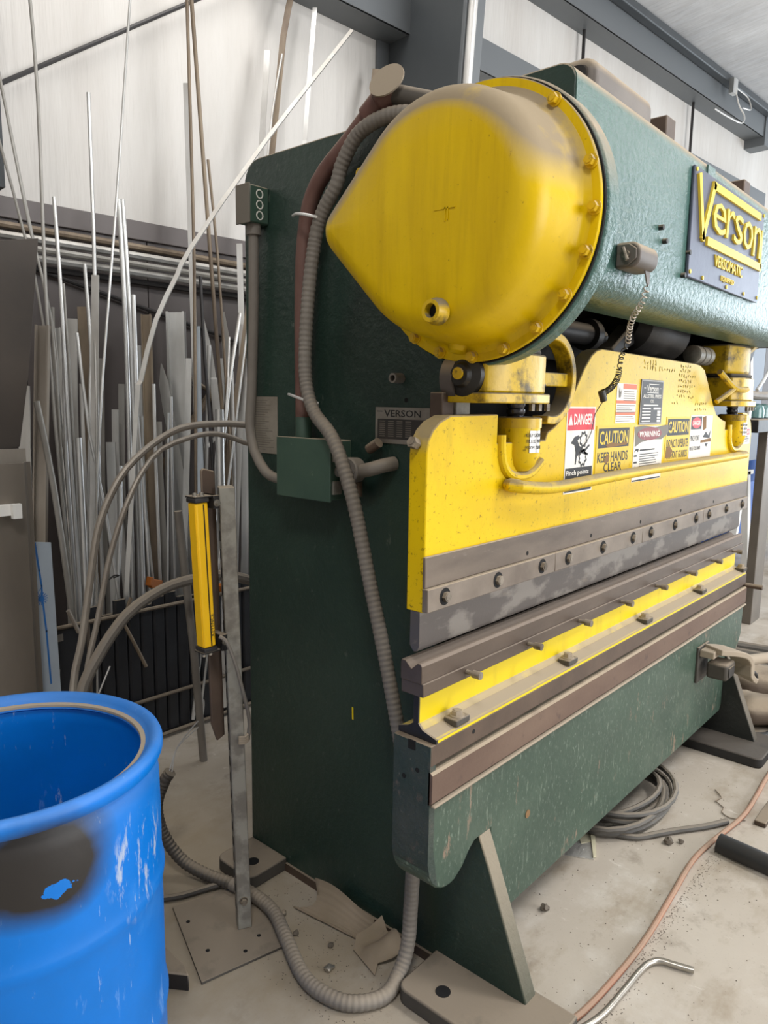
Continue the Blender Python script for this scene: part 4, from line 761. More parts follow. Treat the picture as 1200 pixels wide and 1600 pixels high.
STOCK = [
('round',0.0141,'dull',[(1.439,2.997,0.040),(1.433,3.020,0.709),(1.422,3.089,1.727),(1.462,3.162,2.738),(1.463,3.189,3.100),(1.469,3.200,3.244)],
 'tall thin rod rising past the top of the frame furthest left'),
('round',0.0119,'dull',[(1.483,3.160,0.040),(1.502,3.200,1.490),(1.508,3.218,1.817),(1.448,3.239,2.191),(1.378,3.270,2.703),(1.356,3.280,2.854)],
 'thin rod leaning hard left, right one of the leaning pair'),
('round',0.0118,'dull',[(1.466,3.094,0.040),(1.474,3.140,1.328),(1.478,3.178,1.865),(1.419,3.207,2.245),(1.355,3.250,2.794),(1.342,3.260,2.914)],
 'thin rod leaning hard left, left one of the leaning pair'),
('round',0.0118,'dull',[(1.652,3.180,0.040),(1.477,3.240,1.815),(1.432,3.265,2.176),(1.358,3.292,2.556),(1.338,3.300,2.662)],
 'short thin rod leaning hard left just above the brown sheet'),
('round',0.0164,'alu',[(1.435,2.946,0.040),(1.450,2.980,0.713),(1.472,3.059,1.493),(1.494,3.111,1.992),(1.502,3.150,2.358)],
 'pale tube with a square cut top beside the brown sheet'),
('round',0.0117,'dull',[(1.480,3.031,0.040),(1.511,3.100,1.492),(1.519,3.130,1.813),(1.525,3.150,2.017)],
 'thin bar just right of the pale square cut tube'),
('round',0.0171,'alu',[(1.561,3.027,0.040),(1.588,3.050,0.703),(1.628,3.104,1.492),(1.671,3.155,2.204),(1.698,3.200,2.829)],
 'bright round tube with its top end against the white wall left of centre'),
('round',0.0116,'alu',[(1.397,2.897,0.040),(1.538,2.960,1.173),(1.606,3.009,1.615),(1.750,3.093,2.394),(1.900,3.185,3.263),(1.923,3.200,3.405)],
 'long shiny rod leaning right across the white wall'),
('round',0.0228,'alu',[(1.700,3.014,0.040),(1.729,3.040,0.634),(1.803,3.147,1.836),(1.819,3.200,2.420)],
 'left tube of the bright pair cut at one height'),
('round',0.0232,'alu',[(1.761,3.046,0.040),(1.782,3.070,0.618),(1.840,3.175,1.897),(1.849,3.220,2.429)],
 'right tube of the bright pair cut at one height'),
('round',0.0159,'brown',[(2.013,2.985,0.040),(2.068,3.020,1.128),(2.121,3.075,1.975),(2.142,3.100,2.360),(2.181,3.168,3.364),(2.183,3.180,3.530)],
 'tall dark rod running out of the top of the frame beside the white flat bar'),
('round',0.0196,'brown',[(2.314,3.031,0.040),(2.286,3.060,1.107),(2.265,3.096,1.776),(2.242,3.143,2.590),(2.222,3.191,3.387),(2.221,3.200,3.526)],
 'tall brown tube leaning left out of the top of the frame'),
('flat',0.0285,'white',[(2.120,3.072,0.040),(2.153,3.120,1.335),(2.167,3.150,1.741),(2.199,3.206,2.474),(2.223,3.250,3.040)],
 'tall white flat bar standing left of the two brown rods'),
('round',0.0137,'brown',[(2.223,2.923,0.040),(2.250,2.980,1.117),(2.267,3.040,1.682),(2.278,3.100,2.235),(2.268,3.150,2.685)],
 'thin brown rod ending just below the long diagonal strip'),
('flat',0.0193,'alu',[(1.574,2.930,0.040),(1.709,2.930,1.441),(1.743,2.935,1.619),(1.831,2.943,1.883),(1.947,2.949,2.087),(2.030,2.952,2.224),(2.473,2.966,2.786),(3.083,2.980,3.499)],
 'long bent flat strip crossing diagonally in front of all other stock'),
('angle',0.0327,'brown',[(2.026,2.998,0.040),(2.506,3.100,2.207),(2.675,3.157,2.814),(2.807,3.215,3.430),(2.903,3.240,3.722)],
 'brown angle bar rising behind the press, tallest behind its back corner'),
('flat',0.0299,'white',[(2.306,3.025,0.040),(2.555,3.140,2.217),(2.638,3.202,2.798),(2.736,3.260,3.359)],
 'pale flat bar behind the press with its top below the brown angle bar'),
('round',0.0110,'alu',[(1.900,2.794,0.040),(2.528,3.050,2.576),(2.656,3.134,2.991),(2.785,3.200,3.341)],
 'thin bright rod between the pale flat bar and the brown angle behind the press'),
('flat',0.0241,'white',[(2.443,2.990,0.040),(2.796,3.100,2.379),(2.900,3.152,2.933),(3.039,3.220,3.666)],
 'pale bar behind the press rightmost of the tall stock'),
('angle',0.0452,'brown',[(3.020,2.912,0.040),(3.380,3.100,2.762),(3.466,3.171,3.277),(3.522,3.200,3.496)],
 'short brown angle end showing behind the conduit elbow'),
('round',0.0171,'alu',[(1.503,3.097,0.040),(1.613,3.160,1.322),(1.644,3.188,1.603),(1.663,3.205,1.772),(1.668,3.240,2.125)],
 'bright bar with a slanted top left of the shiny tall tube'),
('round',0.0093,'dull',[(1.423,2.838,0.040),(1.570,3.000,1.548),(1.609,3.069,1.870),(1.629,3.100,2.015)],
 'thin dull rod in front of the shiny tall tube'),
('flat',0.0461,'white',[(1.546,3.194,0.040),(1.570,3.220,1.090),(1.582,3.240,1.490),(1.611,3.260,1.887)],
 'wide white aluminum flat with a square top'),
('channel',0.0282,'alu',[(1.537,3.159,0.040),(1.538,3.240,1.490),(1.538,3.252,1.601),(1.552,3.280,1.845)],
 'short aluminum channel left of the wide white flat'),
('round',0.0142,'alu',[(1.657,2.897,0.040),(1.575,2.970,1.059),(1.543,3.017,1.386),(1.539,3.080,1.812)],
 'tube leaning left across the wide white flat'),
('angle',0.0446,'brown',[(1.664,3.236,0.040),(1.672,3.260,1.077),(1.676,3.279,1.489),(1.684,3.300,1.947)],
 'brown stained angle with a slanted top'),
('round',0.0226,'alu',[(1.725,2.960,0.040),(1.753,2.990,0.669),(1.799,3.070,1.493),(1.829,3.120,2.002)],
 'matte tube right of the bright tube pair'),
('channel',0.0461,'brown',[(1.884,3.075,0.040),(1.891,3.100,0.686),(1.895,3.130,1.070),(1.938,3.200,1.933)],
 'brown stained channel in the middle of the crate'),
('channel',0.0902,'alu',[(2.057,3.172,0.040),(2.093,3.200,0.980),(2.118,3.231,1.490),(2.137,3.260,1.968)],
 'widest aluminum channel in the middle of the crate'),
('round',0.0161,'dark',[(2.123,2.918,0.040),(2.153,3.000,1.248),(2.167,3.067,1.739),(2.189,3.120,2.129)],
 'dark ragged bar right of the white flat bar'),
('flat',0.0340,'blue',[(2.052,2.950,0.040),(2.085,3.000,1.066),(2.096,3.027,1.342),(2.133,3.080,1.888)],
 'bluish flat bar standing above the light curtain'),
('flat',0.0297,'white',[(2.228,2.997,0.040),(2.405,3.100,1.493),(2.454,3.146,1.821),(2.504,3.220,2.343)],
 'pale bent flat bar close to the left edge of the press'),
('fin',0.0451,'alu',[(2.176,3.097,0.040),(2.120,3.140,0.821),(2.093,3.172,1.112),(2.049,3.214,1.491),(2.037,3.240,1.712)],
 'tapered sheet offcut leaning left beside the widest channel'),
('fin',0.0364,'white',[(2.361,3.106,0.040),(2.326,3.200,1.491),(2.321,3.221,1.654),(2.301,3.260,1.952)],
 'pale pointed sheet offcut right of the bluish flat bar'),
('fin',0.0442,'dull',[(2.360,3.155,0.040),(2.437,3.240,1.490),(2.450,3.264,1.692),(2.459,3.300,2.002)],
 'dull pointed sheet offcut nearest the press'),
('round',0.0108,'white',[(1.979,2.876,0.040),(2.237,3.000,1.495),(2.272,3.027,1.651),(2.309,3.060,1.849)],
 'thin white rod between the pointed offcuts and the press'),
('round',0.0188,'alu',[(1.914,2.863,0.040),(2.200,2.980,1.310),(2.287,3.037,1.620),(2.409,3.100,1.975)],
 'tube leaning right towards the press edge'),
('channel',0.0546,'beige',[(1.230,2.965,0.040),(1.304,3.000,1.000),(1.347,3.032,1.442),(1.386,3.060,1.830)],
 'broad beige channel standing behind the blue starred panel'),
('round',0.0252,'dull',[(1.434,2.938,0.040),(1.393,2.950,0.702),(1.356,2.967,1.187),(1.311,2.980,1.527)],
 'grey round tube leaning left in front of the beige channel'),
('round',0.0255,'alu',[(1.441,2.914,0.040),(1.459,2.940,0.802),(1.469,2.962,1.125),(1.476,2.980,1.379)],
 'short bright round tube right of the leaning grey tube'),
('flat',0.0473,'white',[(1.248,3.068,0.040),(1.303,3.100,1.219),(1.318,3.113,1.466),(1.325,3.120,1.587)],
 'white flat bar standing behind the brown sheet'),
('flat',0.0300,'white',[(1.451,2.945,0.040),(1.522,2.980,0.981),(1.571,3.018,1.494),(1.621,3.060,2.055)],
 'bright white flat bar, brightest in the crate'),
('flat',0.0411,'alu',[(1.653,3.083,0.040),(1.674,3.100,0.648),(1.694,3.125,1.088),(1.704,3.140,1.346)],
 'medium aluminum flat left of the cable arch'),
('flat',0.0400,'dull',[(1.904,3.058,0.040),(1.927,3.100,0.853),(1.940,3.135,1.189),(1.957,3.160,1.434)],
 'dull short flat left of the widest channel'),
('round',0.0102,'alu',[(1.824,2.940,0.040),(1.863,2.960,0.760),(1.889,2.981,1.145),(1.915,3.000,1.480)],
 'thin rod standing left of the light curtain'),
('round',0.0100,'white',[(1.758,2.926,0.040),(1.762,2.950,0.690),(1.766,2.989,1.211),(1.765,3.020,1.609)],
 'thin white rod leaning left over the brown channel'),
('round',0.0196,'alu',[(1.547,2.965,0.040),(1.630,3.000,0.690),(1.673,3.029,0.956),(1.702,3.060,1.244)],
 'small bright tube under the cable arch'),
('round',0.0097,'white',[(1.603,2.902,0.040),(1.638,2.940,0.671),(1.644,2.950,0.755)],
 'shortest rod, a stub at the crate rim'),
('angle',0.0370,'alu',[(2.356,3.037,0.040),(2.381,3.050,0.644),(2.410,3.076,1.230),(2.425,3.100,1.753)],
 'slotted angle hard against the press edge'),
('round',0.0426,'alu',[(2.108,2.883,0.040),(2.126,2.900,0.822),(2.136,2.914,1.132),(2.148,2.930,1.496)],
 'large tube directly above the steel post'),
('round',0.0128,'alu',[(1.833,2.980,0.040),(1.812,3.000,0.686),(1.796,3.025,1.089),(1.811,3.050,1.465)],
 'slim rod right of the matte tube'),
('round',0.0176,'dull',[(2.297,3.209,0.040),(2.288,3.220,0.614),(2.275,3.247,1.293),(2.235,3.260,1.619)],
 'dull rod behind the light curtain'),
('flat',0.0240,'dull',[(1.691,3.187,0.040),(1.694,3.200,0.718),(1.696,3.216,1.139),(1.728,3.240,1.721)],
 'dull narrow flat behind the bright white flat'),
('round',0.0175,'dull',[(1.536,3.226,0.040),(1.529,3.240,0.829),(1.521,3.264,1.489),(1.534,3.280,1.930)],
 'dull tube in the back row at the left'),
('flat',0.0280,'dull',[(1.815,3.229,0.040),(1.817,3.240,0.611),(1.819,3.260,1.126),(1.846,3.280,1.609)],
 'dull flat in the back row left of centre'),
('flat',0.0331,'dull',[(2.098,3.273,0.040),(2.095,3.280,0.670),(2.091,3.289,1.102),(2.108,3.300,1.616)],
 'dull flat in the back row right of centre'),
('round',0.0238,'brown',[(2.338,3.222,0.040),(2.397,3.240,0.769),(2.436,3.259,1.148),(2.477,3.280,1.558)],
 'brown tube in the back row by the press'),
('round',0.0209,'alu',[(2.400,3.183,0.040),(2.444,3.200,0.768),(2.473,3.218,1.149),(2.482,3.240,1.626)],
 'bright tube in the back row by the press'),
('round',0.0167,'alu',[(1.472,3.046,0.040),(1.471,3.060,0.723),(1.469,3.082,1.277),(1.488,3.100,1.705)],
 'bright tube hidden in part by the leaning grey tube'),
('flat',0.0302,'white',[(1.778,3.143,0.040),(1.762,3.160,0.713),(1.749,3.182,1.138),(1.765,3.200,1.491)],
 'pale flat bar between the medium flat and the bright tube pair'),
('round',0.0213,'alu',[(1.870,3.136,0.040),(1.876,3.150,0.664),(1.882,3.178,1.311),(1.896,3.200,1.787)],
 'bright tube in front of the brown stained channel'),
('round',0.0154,'white',[(1.837,2.985,0.040),(1.847,3.000,0.726),(1.857,3.024,1.261),(1.869,3.040,1.609)],
 'pale rod left of the medium dull flat'),
('flat',0.0283,'alu',[(1.989,3.074,0.040),(2.060,3.100,0.995),(2.095,3.120,1.368),(2.127,3.140,1.739)],
 'bright flat bar right of the widest channel'),
('round',0.0157,'alu',[(1.917,2.998,0.040),(1.938,3.020,0.832),(1.953,3.043,1.255),(1.970,3.060,1.553)],
 'bright rod standing before the widest channel'),
('round',0.0196,'white',[(2.143,3.125,0.040),(2.227,3.160,1.169),(2.257,3.180,1.491),(2.290,3.200,1.812)],
 'pale tube behind the pointed offcuts'),
('flat',0.0259,'alu',[(2.092,3.053,0.040),(2.255,3.100,1.236),(2.299,3.120,1.493),(2.319,3.140,1.749)],
 'bright flat bar above the steel post'),
('round',0.0167,'white',[(2.256,2.983,0.040),(2.296,3.020,1.110),(2.311,3.042,1.430),(2.321,3.060,1.684)],
 'pale rod between the steel post and the press'),
('round',0.0173,'white',[(1.621,3.085,0.040),(1.591,3.100,0.723),(1.567,3.119,1.157),(1.578,3.140,1.602)],
 'pale tube behind the short bright round tube'),
]
def profile(kind, wd):
    h = wd/2; t = max(.0025, wd*.12)
    if kind == 'round': return [(h*math.cos(2*math.pi*k/10), h*math.sin(2*math.pi*k/10)) for k in range(10)]
    if kind == 'angle': return [(-h, -h*.6), (h, -h*.6), (h, -h*.6+t), (-h+t, -h*.6+t), (-h+t, h*.6), (-h, h*.6)]
    if kind == 'channel': return [(-h, -h*.5), (h, -h*.5), (h, h*.3), (h-t, h*.3), (h-t, -h*.5+t), (-h+t, -h*.5+t), (-h+t, h*.3), (-h, h*.3)]
    return [(-h, -.004), (h, -.004), (h, .004), (-h, .004)]
NAME = {'round': 'metal_tube', 'flat': 'flat_bar', 'angle': 'angle_bar', 'channel': 'channel_bar', 'fin': 'sheet_offcut'}
for kind, wd, mt, pts, lab in STOCK:
    m = MB(); P = catmull(pts, .25) if len(pts) > 2 else [Vector(p) for p in pts]
    side = Vector((.66, -.75, 0))
    if kind == 'fin':
        n = len(P); m.sweep(P, profile('flat', wd), hint=side, scale=lambda i: 1 if i < n-1 else .12)
    else:
        if kind == 'channel': side = -side
        m.sweep(P, profile(kind, wd), hint=side)
    o = m.build(NAME[kind], MK[mt], smooth=(kind == 'round'), angle=50)
    tag(o, lab, 'metal stock', 'metal stock standing in the crate')

# sheets and profiles in front of the crate, left edge
m = MB(); m.prism([(.90, 1.30), (1.155, 1.365), (1.20, 1.62), (1.262, 2.11), (1.10, 2.075), (.90, 2.04)], 'y', 2.78, 2.792)
tag(m.build('brown_sheet', 'brown_sheet', bevel=.002), 'large dark brown sheet leaning at the left edge above the grey channel', 'sheet')
m = MB(); m.prism([(.94, 2.66), (1.115, 2.66), (1.115, 2.665), (1.14, 2.70), (1.155, 2.70), (1.155, 2.706), (1.135, 2.706), (1.11, 2.67), (.94, 2.67)], 'z', .0, 1.315)
tag(m.build('sheet_channel', 'silver_sheet', smooth=False, bevel=.001), 'broad grey folded sheet channel standing behind the blue drum', 'channel')
m = MB(); m.box(1.06, 1.155, 2.735, 2.745, .0, 1.36); tag(m.build('thin_sheet', 'stock_beige'), 'pale thin sheet just behind the grey folded channel', 'sheet')
m = MB(); m.box(.98, 1.075, 2.62, 2.66, 1.14, 1.175); m.box(1.045, 1.075, 2.60, 2.62, 1.13, 1.18); tag(m.build('angle_bracket', 'white_paint'), 'small white bracket on the grey channel at the left edge', 'bracket')
FP = thing('film_panel', (1.17, 2.77, 0), 'aluminum panel under pale blue protective film with a blue star print', 'panel')
m = MB(); m.prism([(1.12, 0), (1.255, 0), (1.24, 1.0), (1.12, 1.02)], 'y', 2.76, 2.766); m.build('sheet', 'film_blue', FP)
m = MB(); cx, cz = 1.192, .79
for k in range(16):
    a = 2*math.pi*k/16; m.stroke([(cx, cz), (cx+.024*math.cos(a), cz+.024*math.sin(a))], .0028, 'front', 2.76, .0006)
m.prism([(cx+.011*math.cos(2*math.pi*k/16), cz+.011*math.sin(2*math.pi*k/16)) for k in range(16)], 'y', 2.7595, 2.759)
m.stroke([(1.180, 1.005), (1.190, .90), (1.196, .84), (1.196, .80), (1.205, .66), (1.212, .45)], .007, 'front', 2.76, .0005); m.stroke([(1.17, .802), (1.196, .835)], .002, 'front', 2.76, .0005)
m.build('print', 'print_blue', FP, smooth=False)

# cables arching out of the press
for pts, r, mt, lab in (
    ([(1.10, 2.35, .0), (1.12, 2.42, .25), (1.177, 2.5, .525), (1.216, 2.5, .683), (1.26, 2.5, .911), (1.30, 2.5, 1.093), (1.381, 2.5, 1.249), (1.488, 2.5, 1.35), (1.642, 2.5, 1.43), (1.822, 2.49, 1.448), (1.945, 2.46, 1.441), (2.15, 2.40, 1.42)], .0135, 'stock_beige', 'pale cable arching highest from behind the blue drum to the press'),
    ([(1.13, 2.33, .0), (1.15, 2.40, .25), (1.205, 2.46, .55), (1.262, 2.47, .75), (1.32, 2.47, .98), (1.392, 2.47, 1.16), (1.47, 2.48, 1.28), (1.556, 2.49, 1.355), (1.66, 2.47, 1.395), (1.75, 2.46, 1.41), (1.83, 2.45, 1.40), (1.945, 2.42, 1.36), (2.15, 2.36, 1.33)], .0105, 'stock_beige', 'thinner pale cable arching just below the highest one'),
    ([(1.08, 2.28, .0), (1.10, 2.34, .25), (1.15, 2.40, .50), (1.23, 2.42, .632), (1.35, 2.42, .765), (1.49, 2.42, .83), (1.61, 2.41, .85), (1.75, 2.40, .848), (1.90, 2.40, .80), (2.1, 2.36, .70)], .021, 'grey_conduit', 'thick grey conduit arching low across the crate behind the light curtain')):
    m = MB(); m.tube(pts, r, 10, .04); tag(m.build('arched_cable', mt), lab, 'cable', 'cables arching from the press to the wall')
m = MB(); m.tube([(1.30, 2.445, .90), (1.315, 2.435, .915), (1.335, 2.44, .91), (1.325, 2.46, .90)], .003, 6, .01); tag(m.build('cable_tie', 'rubber_black'), 'black tie around the pale arching cables', 'tie')
m = MB(); m.tube([(1.20, 2.40, .47), (1.26, 2.39, .60)], .003, 6, 0); tag(m.build('loose_wire', 'alu_white'), 'bright bare wire beside the low grey conduit', 'wire')
m = MB(); m.tube([(1.757, 2.555, .0), (1.718, 2.55, .50), (1.66, 2.55, 1.10)], .0165, 12, 0); tag(m.build('plastic_pipe', 'grey_conduit'), 'straight grey pipe standing on the floor behind the light curtain', 'pipe')
m = MB(); m.tube([(1.33, 2.84, .70), (1.37, 2.84, .60)], .009, 8, 0); tag(m.build('short_bar', 'stock_beige'), 'short pale bar poking over the left rim of the crate', 'metal stock')
m = MB(); m.tube([(1.605, 2.84, .70), (1.565, 2.84, .60), (1.60, 2.835, .52), (1.66, 2.83, .38)], .008, 8, 0); tag(m.build('bent_bar', 'stock_brown'), 'bent brown bar hooked over the front of the crate', 'metal stock')

# ================================================================== LIGHT CURTAIN STAND
LS = thing('curtain_stand', (1.235, 1.61, 0), 'steel post on a floor plate holding the yellow light curtain', 'stand')
m = MB(); m.prism([(1.02, 1.515), (1.262, 1.455), (1.375, 1.755), (1.135, 1.83)], 'z', .0, .008); BP = m.build('base_plate', 'dust_pad', LS, bevel=.001)
t = MB().cyl((1.10, 1.60, .0078), (1.10, 1.60, .0086), .006, n=10).build('plate_hole', 'black_hole', BP); spread(t, [(1.17, 1.52, .0078), (1.13, 1.74, .0078), (1.235, 1.54, .0078)], BP)
bx0, bx1 = 1.215, 1.168
m = MB(); hw = .0205
prof = [(-hw, -hw), (hw, -hw), (hw, hw), (-hw, hw)]
m.sweep([(1.235, 1.61, .008), (1.196, 1.61, 1.318)], prof, hint=(math.cos(.50), -math.sin(.50), 0)); PO = m.build('post', 'galv', LS, bevel=.003)
t = None
for k in range(24):
    z = .07+k*.05; x = 1.235-.039*(z-.008)/1.31; ex, ey = math.cos(.5), -math.sin(.5)
    sx_, sy_ = x-ex*hw, 1.61-ey*hw
    if t is None: t = MB().prism([(sx_-ey*.008-ex*.0008, sy_+ex*.008-ey*.0008), (sx_+ey*.008-ex*.0008, sy_-ex*.008-ey*.0008), (sx_+ey*.008, sy_-ex*.008), (sx_-ey*.008, sy_+ex*.008)], 'z', z, z+.028).build('slot', 'black_hole', PO, origin=(sx_, sy_, z))
    else: spread(t, [(sx_, sy_, z)], PO)
m = MB(); m.hexbolt((1.222, 1.592, .10), (-.48, -.88, 0), .009, .012); m.build('post_bolt', 'dirty_bolt', PO)
m = MB(); m.prism([(1.170, .60), (1.196, .61), (1.178, 1.358), (1.140, 1.368), (1.135, 1.36), (1.152, .655)], 'y', 1.632, 1.640); BB = m.build('backing_bar', 'brown_steel', LS, bevel=.003)
LC = thing('light_curtain', (1.10, 1.61, .89), 'yellow upright light curtain sensor bolted to the steel post', 'sensor')
# slim yellow housing leaning like the post
def lean(z): return 1.112-.0285*(z-.89)/.40*.0 + (-.018)*(z-1.09)/.40
m = MB(); q = .0185
m.sweep([(lean(.896), 1.605, .896), (lean(1.284), 1.605, 1.284)], [(-q, -q), (q, -q), (q, q), (-q, q)], hint=(1, 0, 0)); HO = m.build('housing', 'sensor_yellow', LC, bevel=.004)
m = MB()
m.sweep([(lean(.90)+.004, 1.586, .90), (lean(1.28)+.004, 1.586, 1.28)], [(-.0015, -.0008), (.0015, -.0008), (.0015, .0008), (-.0015, .0008)], hint=(1, 0, 0)); m.build('seam', 'black_hole', HO)
m = MB(); m.sweep([(lean(.90)-.0188, 1.603, .90), (lean(1.28)-.0188, 1.603, 1.28)], [(-.001, -.012), (.001, -.012), (.001, .012), (-.001, .012)], hint=(1, 0, 0)); m.build('lens_strip', 'sensor_yellow', HO)
# writing that runs up the housing
c = bpy.data.curves.new('t', 'FONT'); c.body = 'KEYENCE'; c.extrude = .0004; c.size = .0145; c.resolution_u = 2
o = bpy.data.objects.new('t', c); me = bpy.data.meshes.new_from_object(o); bpy.data.objects.remove(o)
me.transform(Matrix.Translation((lean(.96)+.0165, 1.5862, .925)) @ Matrix.Rotation(math.radians(-2.6), 4, 'Y') @ Matrix.Rotation(math.radians(90), 4, 'X') @ Matrix.Rotation(math.radians(90), 4, 'Z'))
m = MB(); m.bm.from_mesh(me); m.build('lettering', 'print_black', HO, smooth=False)
for z, dz in ((1.284, .012), (.884, .012)):
    m = MB(); m.box(lean(z)-.021, lean(z)+.021, 1.583, 1.627, z, z+dz); ec = m.build('end_cap', 'stock_dark', LC, bevel=.003)
    m = MB(); zz = z+dz if z > 1 else z-.006
    m.box(lean(z)-.02, lean(z)+.05, 1.588, 1.632, zz, zz+.005); m.box(lean(z)+.032, lean(z)+.05, 1.58, 1.632, zz-.03 if z > 1 else zz, zz+.005 if z > 1 else zz+.045); m.build('mounting_bracket', 'dark_steel', LC, bevel=.001)
    m = MB()
    for x in (-.012, .008): m.hexbolt((lean(z)+x, 1.60, zz+.005 if z > 1 else zz), (0, 0, 1 if z > 1 else -1), .006, .008)
    m.hexbolt((lean(z)+.041, 1.58, zz-.015 if z > 1 else zz+.025), (0, -1, 0), .007, .009); m.build('bracket_screw', 'clean_metal', LC)
m = MB(); m.tube([(1.138, 1.57, .925), (1.15, 1.555, .91), (1.175, 1.55, .84), (1.20, 1.555, .76), (1.225, 1.565, .69), (1.238, 1.575, .64), (1.235, 1.58, .60)], .0055, 8, .02); m.build('lead', 'grey_conduit', LC)
m = MB()
for k in range(4): m.tube([(1.205, 1.583, .615-.006*k), (1.222, 1.576, .612-.006*k), (1.24, 1.58, .618-.006*k)], .004, 6, .01)
tag(m.build('tape_wrap', 'ragdust'), 'dusty tape and tie wrapped round the steel post', 'tape')

# ================================================================== BLUE DRUM
DR = thing('drum', (.541, 1.445, 0), 'open blue plastic drum in the front left corner', 'drum')
m = MB(); prof = [(.262, .004), (.272, .0), (.280, .012), (.284, .06)]
for z0 in (.29, .585): prof += [(.284, z0-.03), (.2875, z0-.012), (.2895, z0), (.2875, z0+.012), (.284, z0+.03)]
prof += [(.2845, .70), (.283, .79), (.276, .815), (.270, .826), (.270, .838), (.276, .842)]
inner = [(.258, .838), (.262, .80), (.266, .70), (.266, .05), (.25, .012), (.002, .012)]
m.lathe((.541, 1.445, 0), (0, 0, 1), prof+[(.268, .846), (.262, .846)]+inner, 96, cap=False); body = m.build('body', 'drum_blue', DR, angle=60)
m = MB(); rim = [(.270, .836), (.289, .838), (.2925, .846), (.2925, .858), (.289, .866), (.282, .870), (.272, .868), (.266, .860), (.258, .852), (.252, .850), (.249, .842), (.258, .836)]
m.lathe((.541, 1.445, 0), (0, 0, 1), rim+[rim[0]], 96, cap=False); m.build('rim', 'drum_blue', DR, angle=50)
m = MB(); m.lathe((.541, 1.445, 0), (0, 0, 1), [(.249, .846), (.2495, .851), (.2585, .853), (.2585, .848), (.249, .846)], 96, cap=False); m.build('dusty_ledge', 'ragdust', DR)

# ================================================================== CONDUITS, HOSES AND CORDS
pts = [(1.462, 1.08, 2.18), (1.455, 1.201, 2.228), (1.44, 1.281, 2.233), (1.44, 1.367, 2.212), (1.44, 1.422, 2.153), (1.44, 1.445, 2.102), (1.44, 1.493, 2.046), (1.44, 1.522, 1.984), (1.435, 1.543, 1.852), (1.43, 1.553, 1.681), (1.428, 1.545, 1.585), (1.42, 1.504, 1.514), (1.40, 1.416, 1.452), (1.385, 1.352, 1.365), (1.39, 1.314, 1.256), (1.40, 1.275, 1.087), (1.40, 1.225, .921), (1.40, 1.175, .739), (1.41, 1.14, .55), (1.425, 1.128, .40)]
fl = [(1.43, 1.13, .31), (1.43, 1.135, .20), (1.415, 1.13, .10), (1.375, 1.125, .04), (1.30, 1.115, .022), (1.225, 1.165, .022), (1.20, 1.25, .022), (1.212, 1.335, .022), (1.262, 1.45, .027), (1.308, 1.56, .031), (1.318, 1.66, .031), (1.305, 1.76, .031), (1.275, 1.86, .034), (1.245, 1.945, .06), (1.215, 2.0, .14), (1.20, 2.01, .24), (1.215, 1.985, .33), (1.228, 1.97, .362)]
FC = thing('flexible_conduit', (1.3, 1.5, 0), 'ribbed grey flexible conduit looping from the gear cover down to the floor', 'conduit')
m = MB(); m.tube(pts+fl[:1], .0185, 10, .0035, .035); m.build('upper_run', 'grey_conduit', FC, angle=80)
m = MB(); m.tube(fl[:12], .0200, 10, .0035, .03); m.build('floor_run', 'grey_conduit', FC, angle=80)
m = MB(); m.tube(fl[11:], .0190, 10, .0035, .05); m.build('open_end', 'dark_conduit', FC, angle=80)
m = MB()
for k in range(2): m.tube([(1.228+.006*math.cos(k*1.6), 1.97+.006*math.sin(k*1.6), .36), (1.26, 1.985, .42), (1.28, 1.96, .46+.01*k), (1.31, 1.93, .50+.02*k)], .0022, 6, .02)
m.build('wires', 'alu_white', FC)
m = MB(); m.tube([(.83, 1.98, .012), (1.0, 1.97, .011), (1.10, 1.905, .011), (1.18, 1.85, .012), (1.24, 1.825, .014), (1.285, 1.80, .02)], .010, 8, .03); tag(m.build('floor_cable', 'dark_conduit'), 'thin dark cable on the floor behind the blue drum', 'cable')
# coiled cord from the limit box
CC = thing('coiled_cord', (2.0, .85, 1.56), 'coiled cord hanging from the grey box in front of the ram', 'cord')
def coil(path, r, turns, wr, n=14):
    P = catmull(path, .004); L_ = len(P); out = []
    steps = turns*n
    for k in range(steps+1):
        f = k/steps*(L_-1.001); i = int(f); p = P[i].lerp(P[i+1], f-i); d = (P[i+1]-P[i]).normalized(); s = d.cross(Vector((0, 1, 0))).normalized(); u = s.cross(d)
        a = 2*math.pi*k/n; out.append(p+s*r*math.cos(a)+u*r*math.sin(a))
    return out
m = MB(); m.sweep(coil([(1.828, .757, 1.835), (1.845, .775, 1.80), (1.88, .81, 1.772), (1.93, .84, 1.745), (1.972, .86, 1.715)], .0068, 15, 0), [(.0012*math.cos(a), .0018*math.sin(a)) for a in (0, 1.26, 2.51, 3.77, 5.03)]); m.build('upper_coil', 'cord_pale', CC)
m = MB(); m.sweep(coil([(1.972, .86, 1.715), (2.0, .885, 1.69), (2.045, .91, 1.672), (2.085, .93, 1.65)], .006, 5, 0), [(.0018*math.cos(a), .0018*math.sin(a)) for a in (0, 1.26, 2.51, 3.77, 5.03)]); m.build('stretched_coil', 'cord_black', CC)
m = MB(); m.sweep(coil([(2.085, .93, 1.65), (2.075, .93, 1.625), (2.049, .93, 1.603), (2.015, .93, 1.588), (1.98, .93, 1.581)], .0080, 20, 0), [(.0014*math.cos(a), .0014*math.sin(a)) for a in (0, 1.26, 2.51, 3.77, 5.03)]); m.build('lower_coil', 'cord_black', CC)
m = MB(); m.cyl((1.975, .93, 1.586), (1.985, .925, 1.558), .010, n=12); m.build('end_plug', 'cord_black', CC)
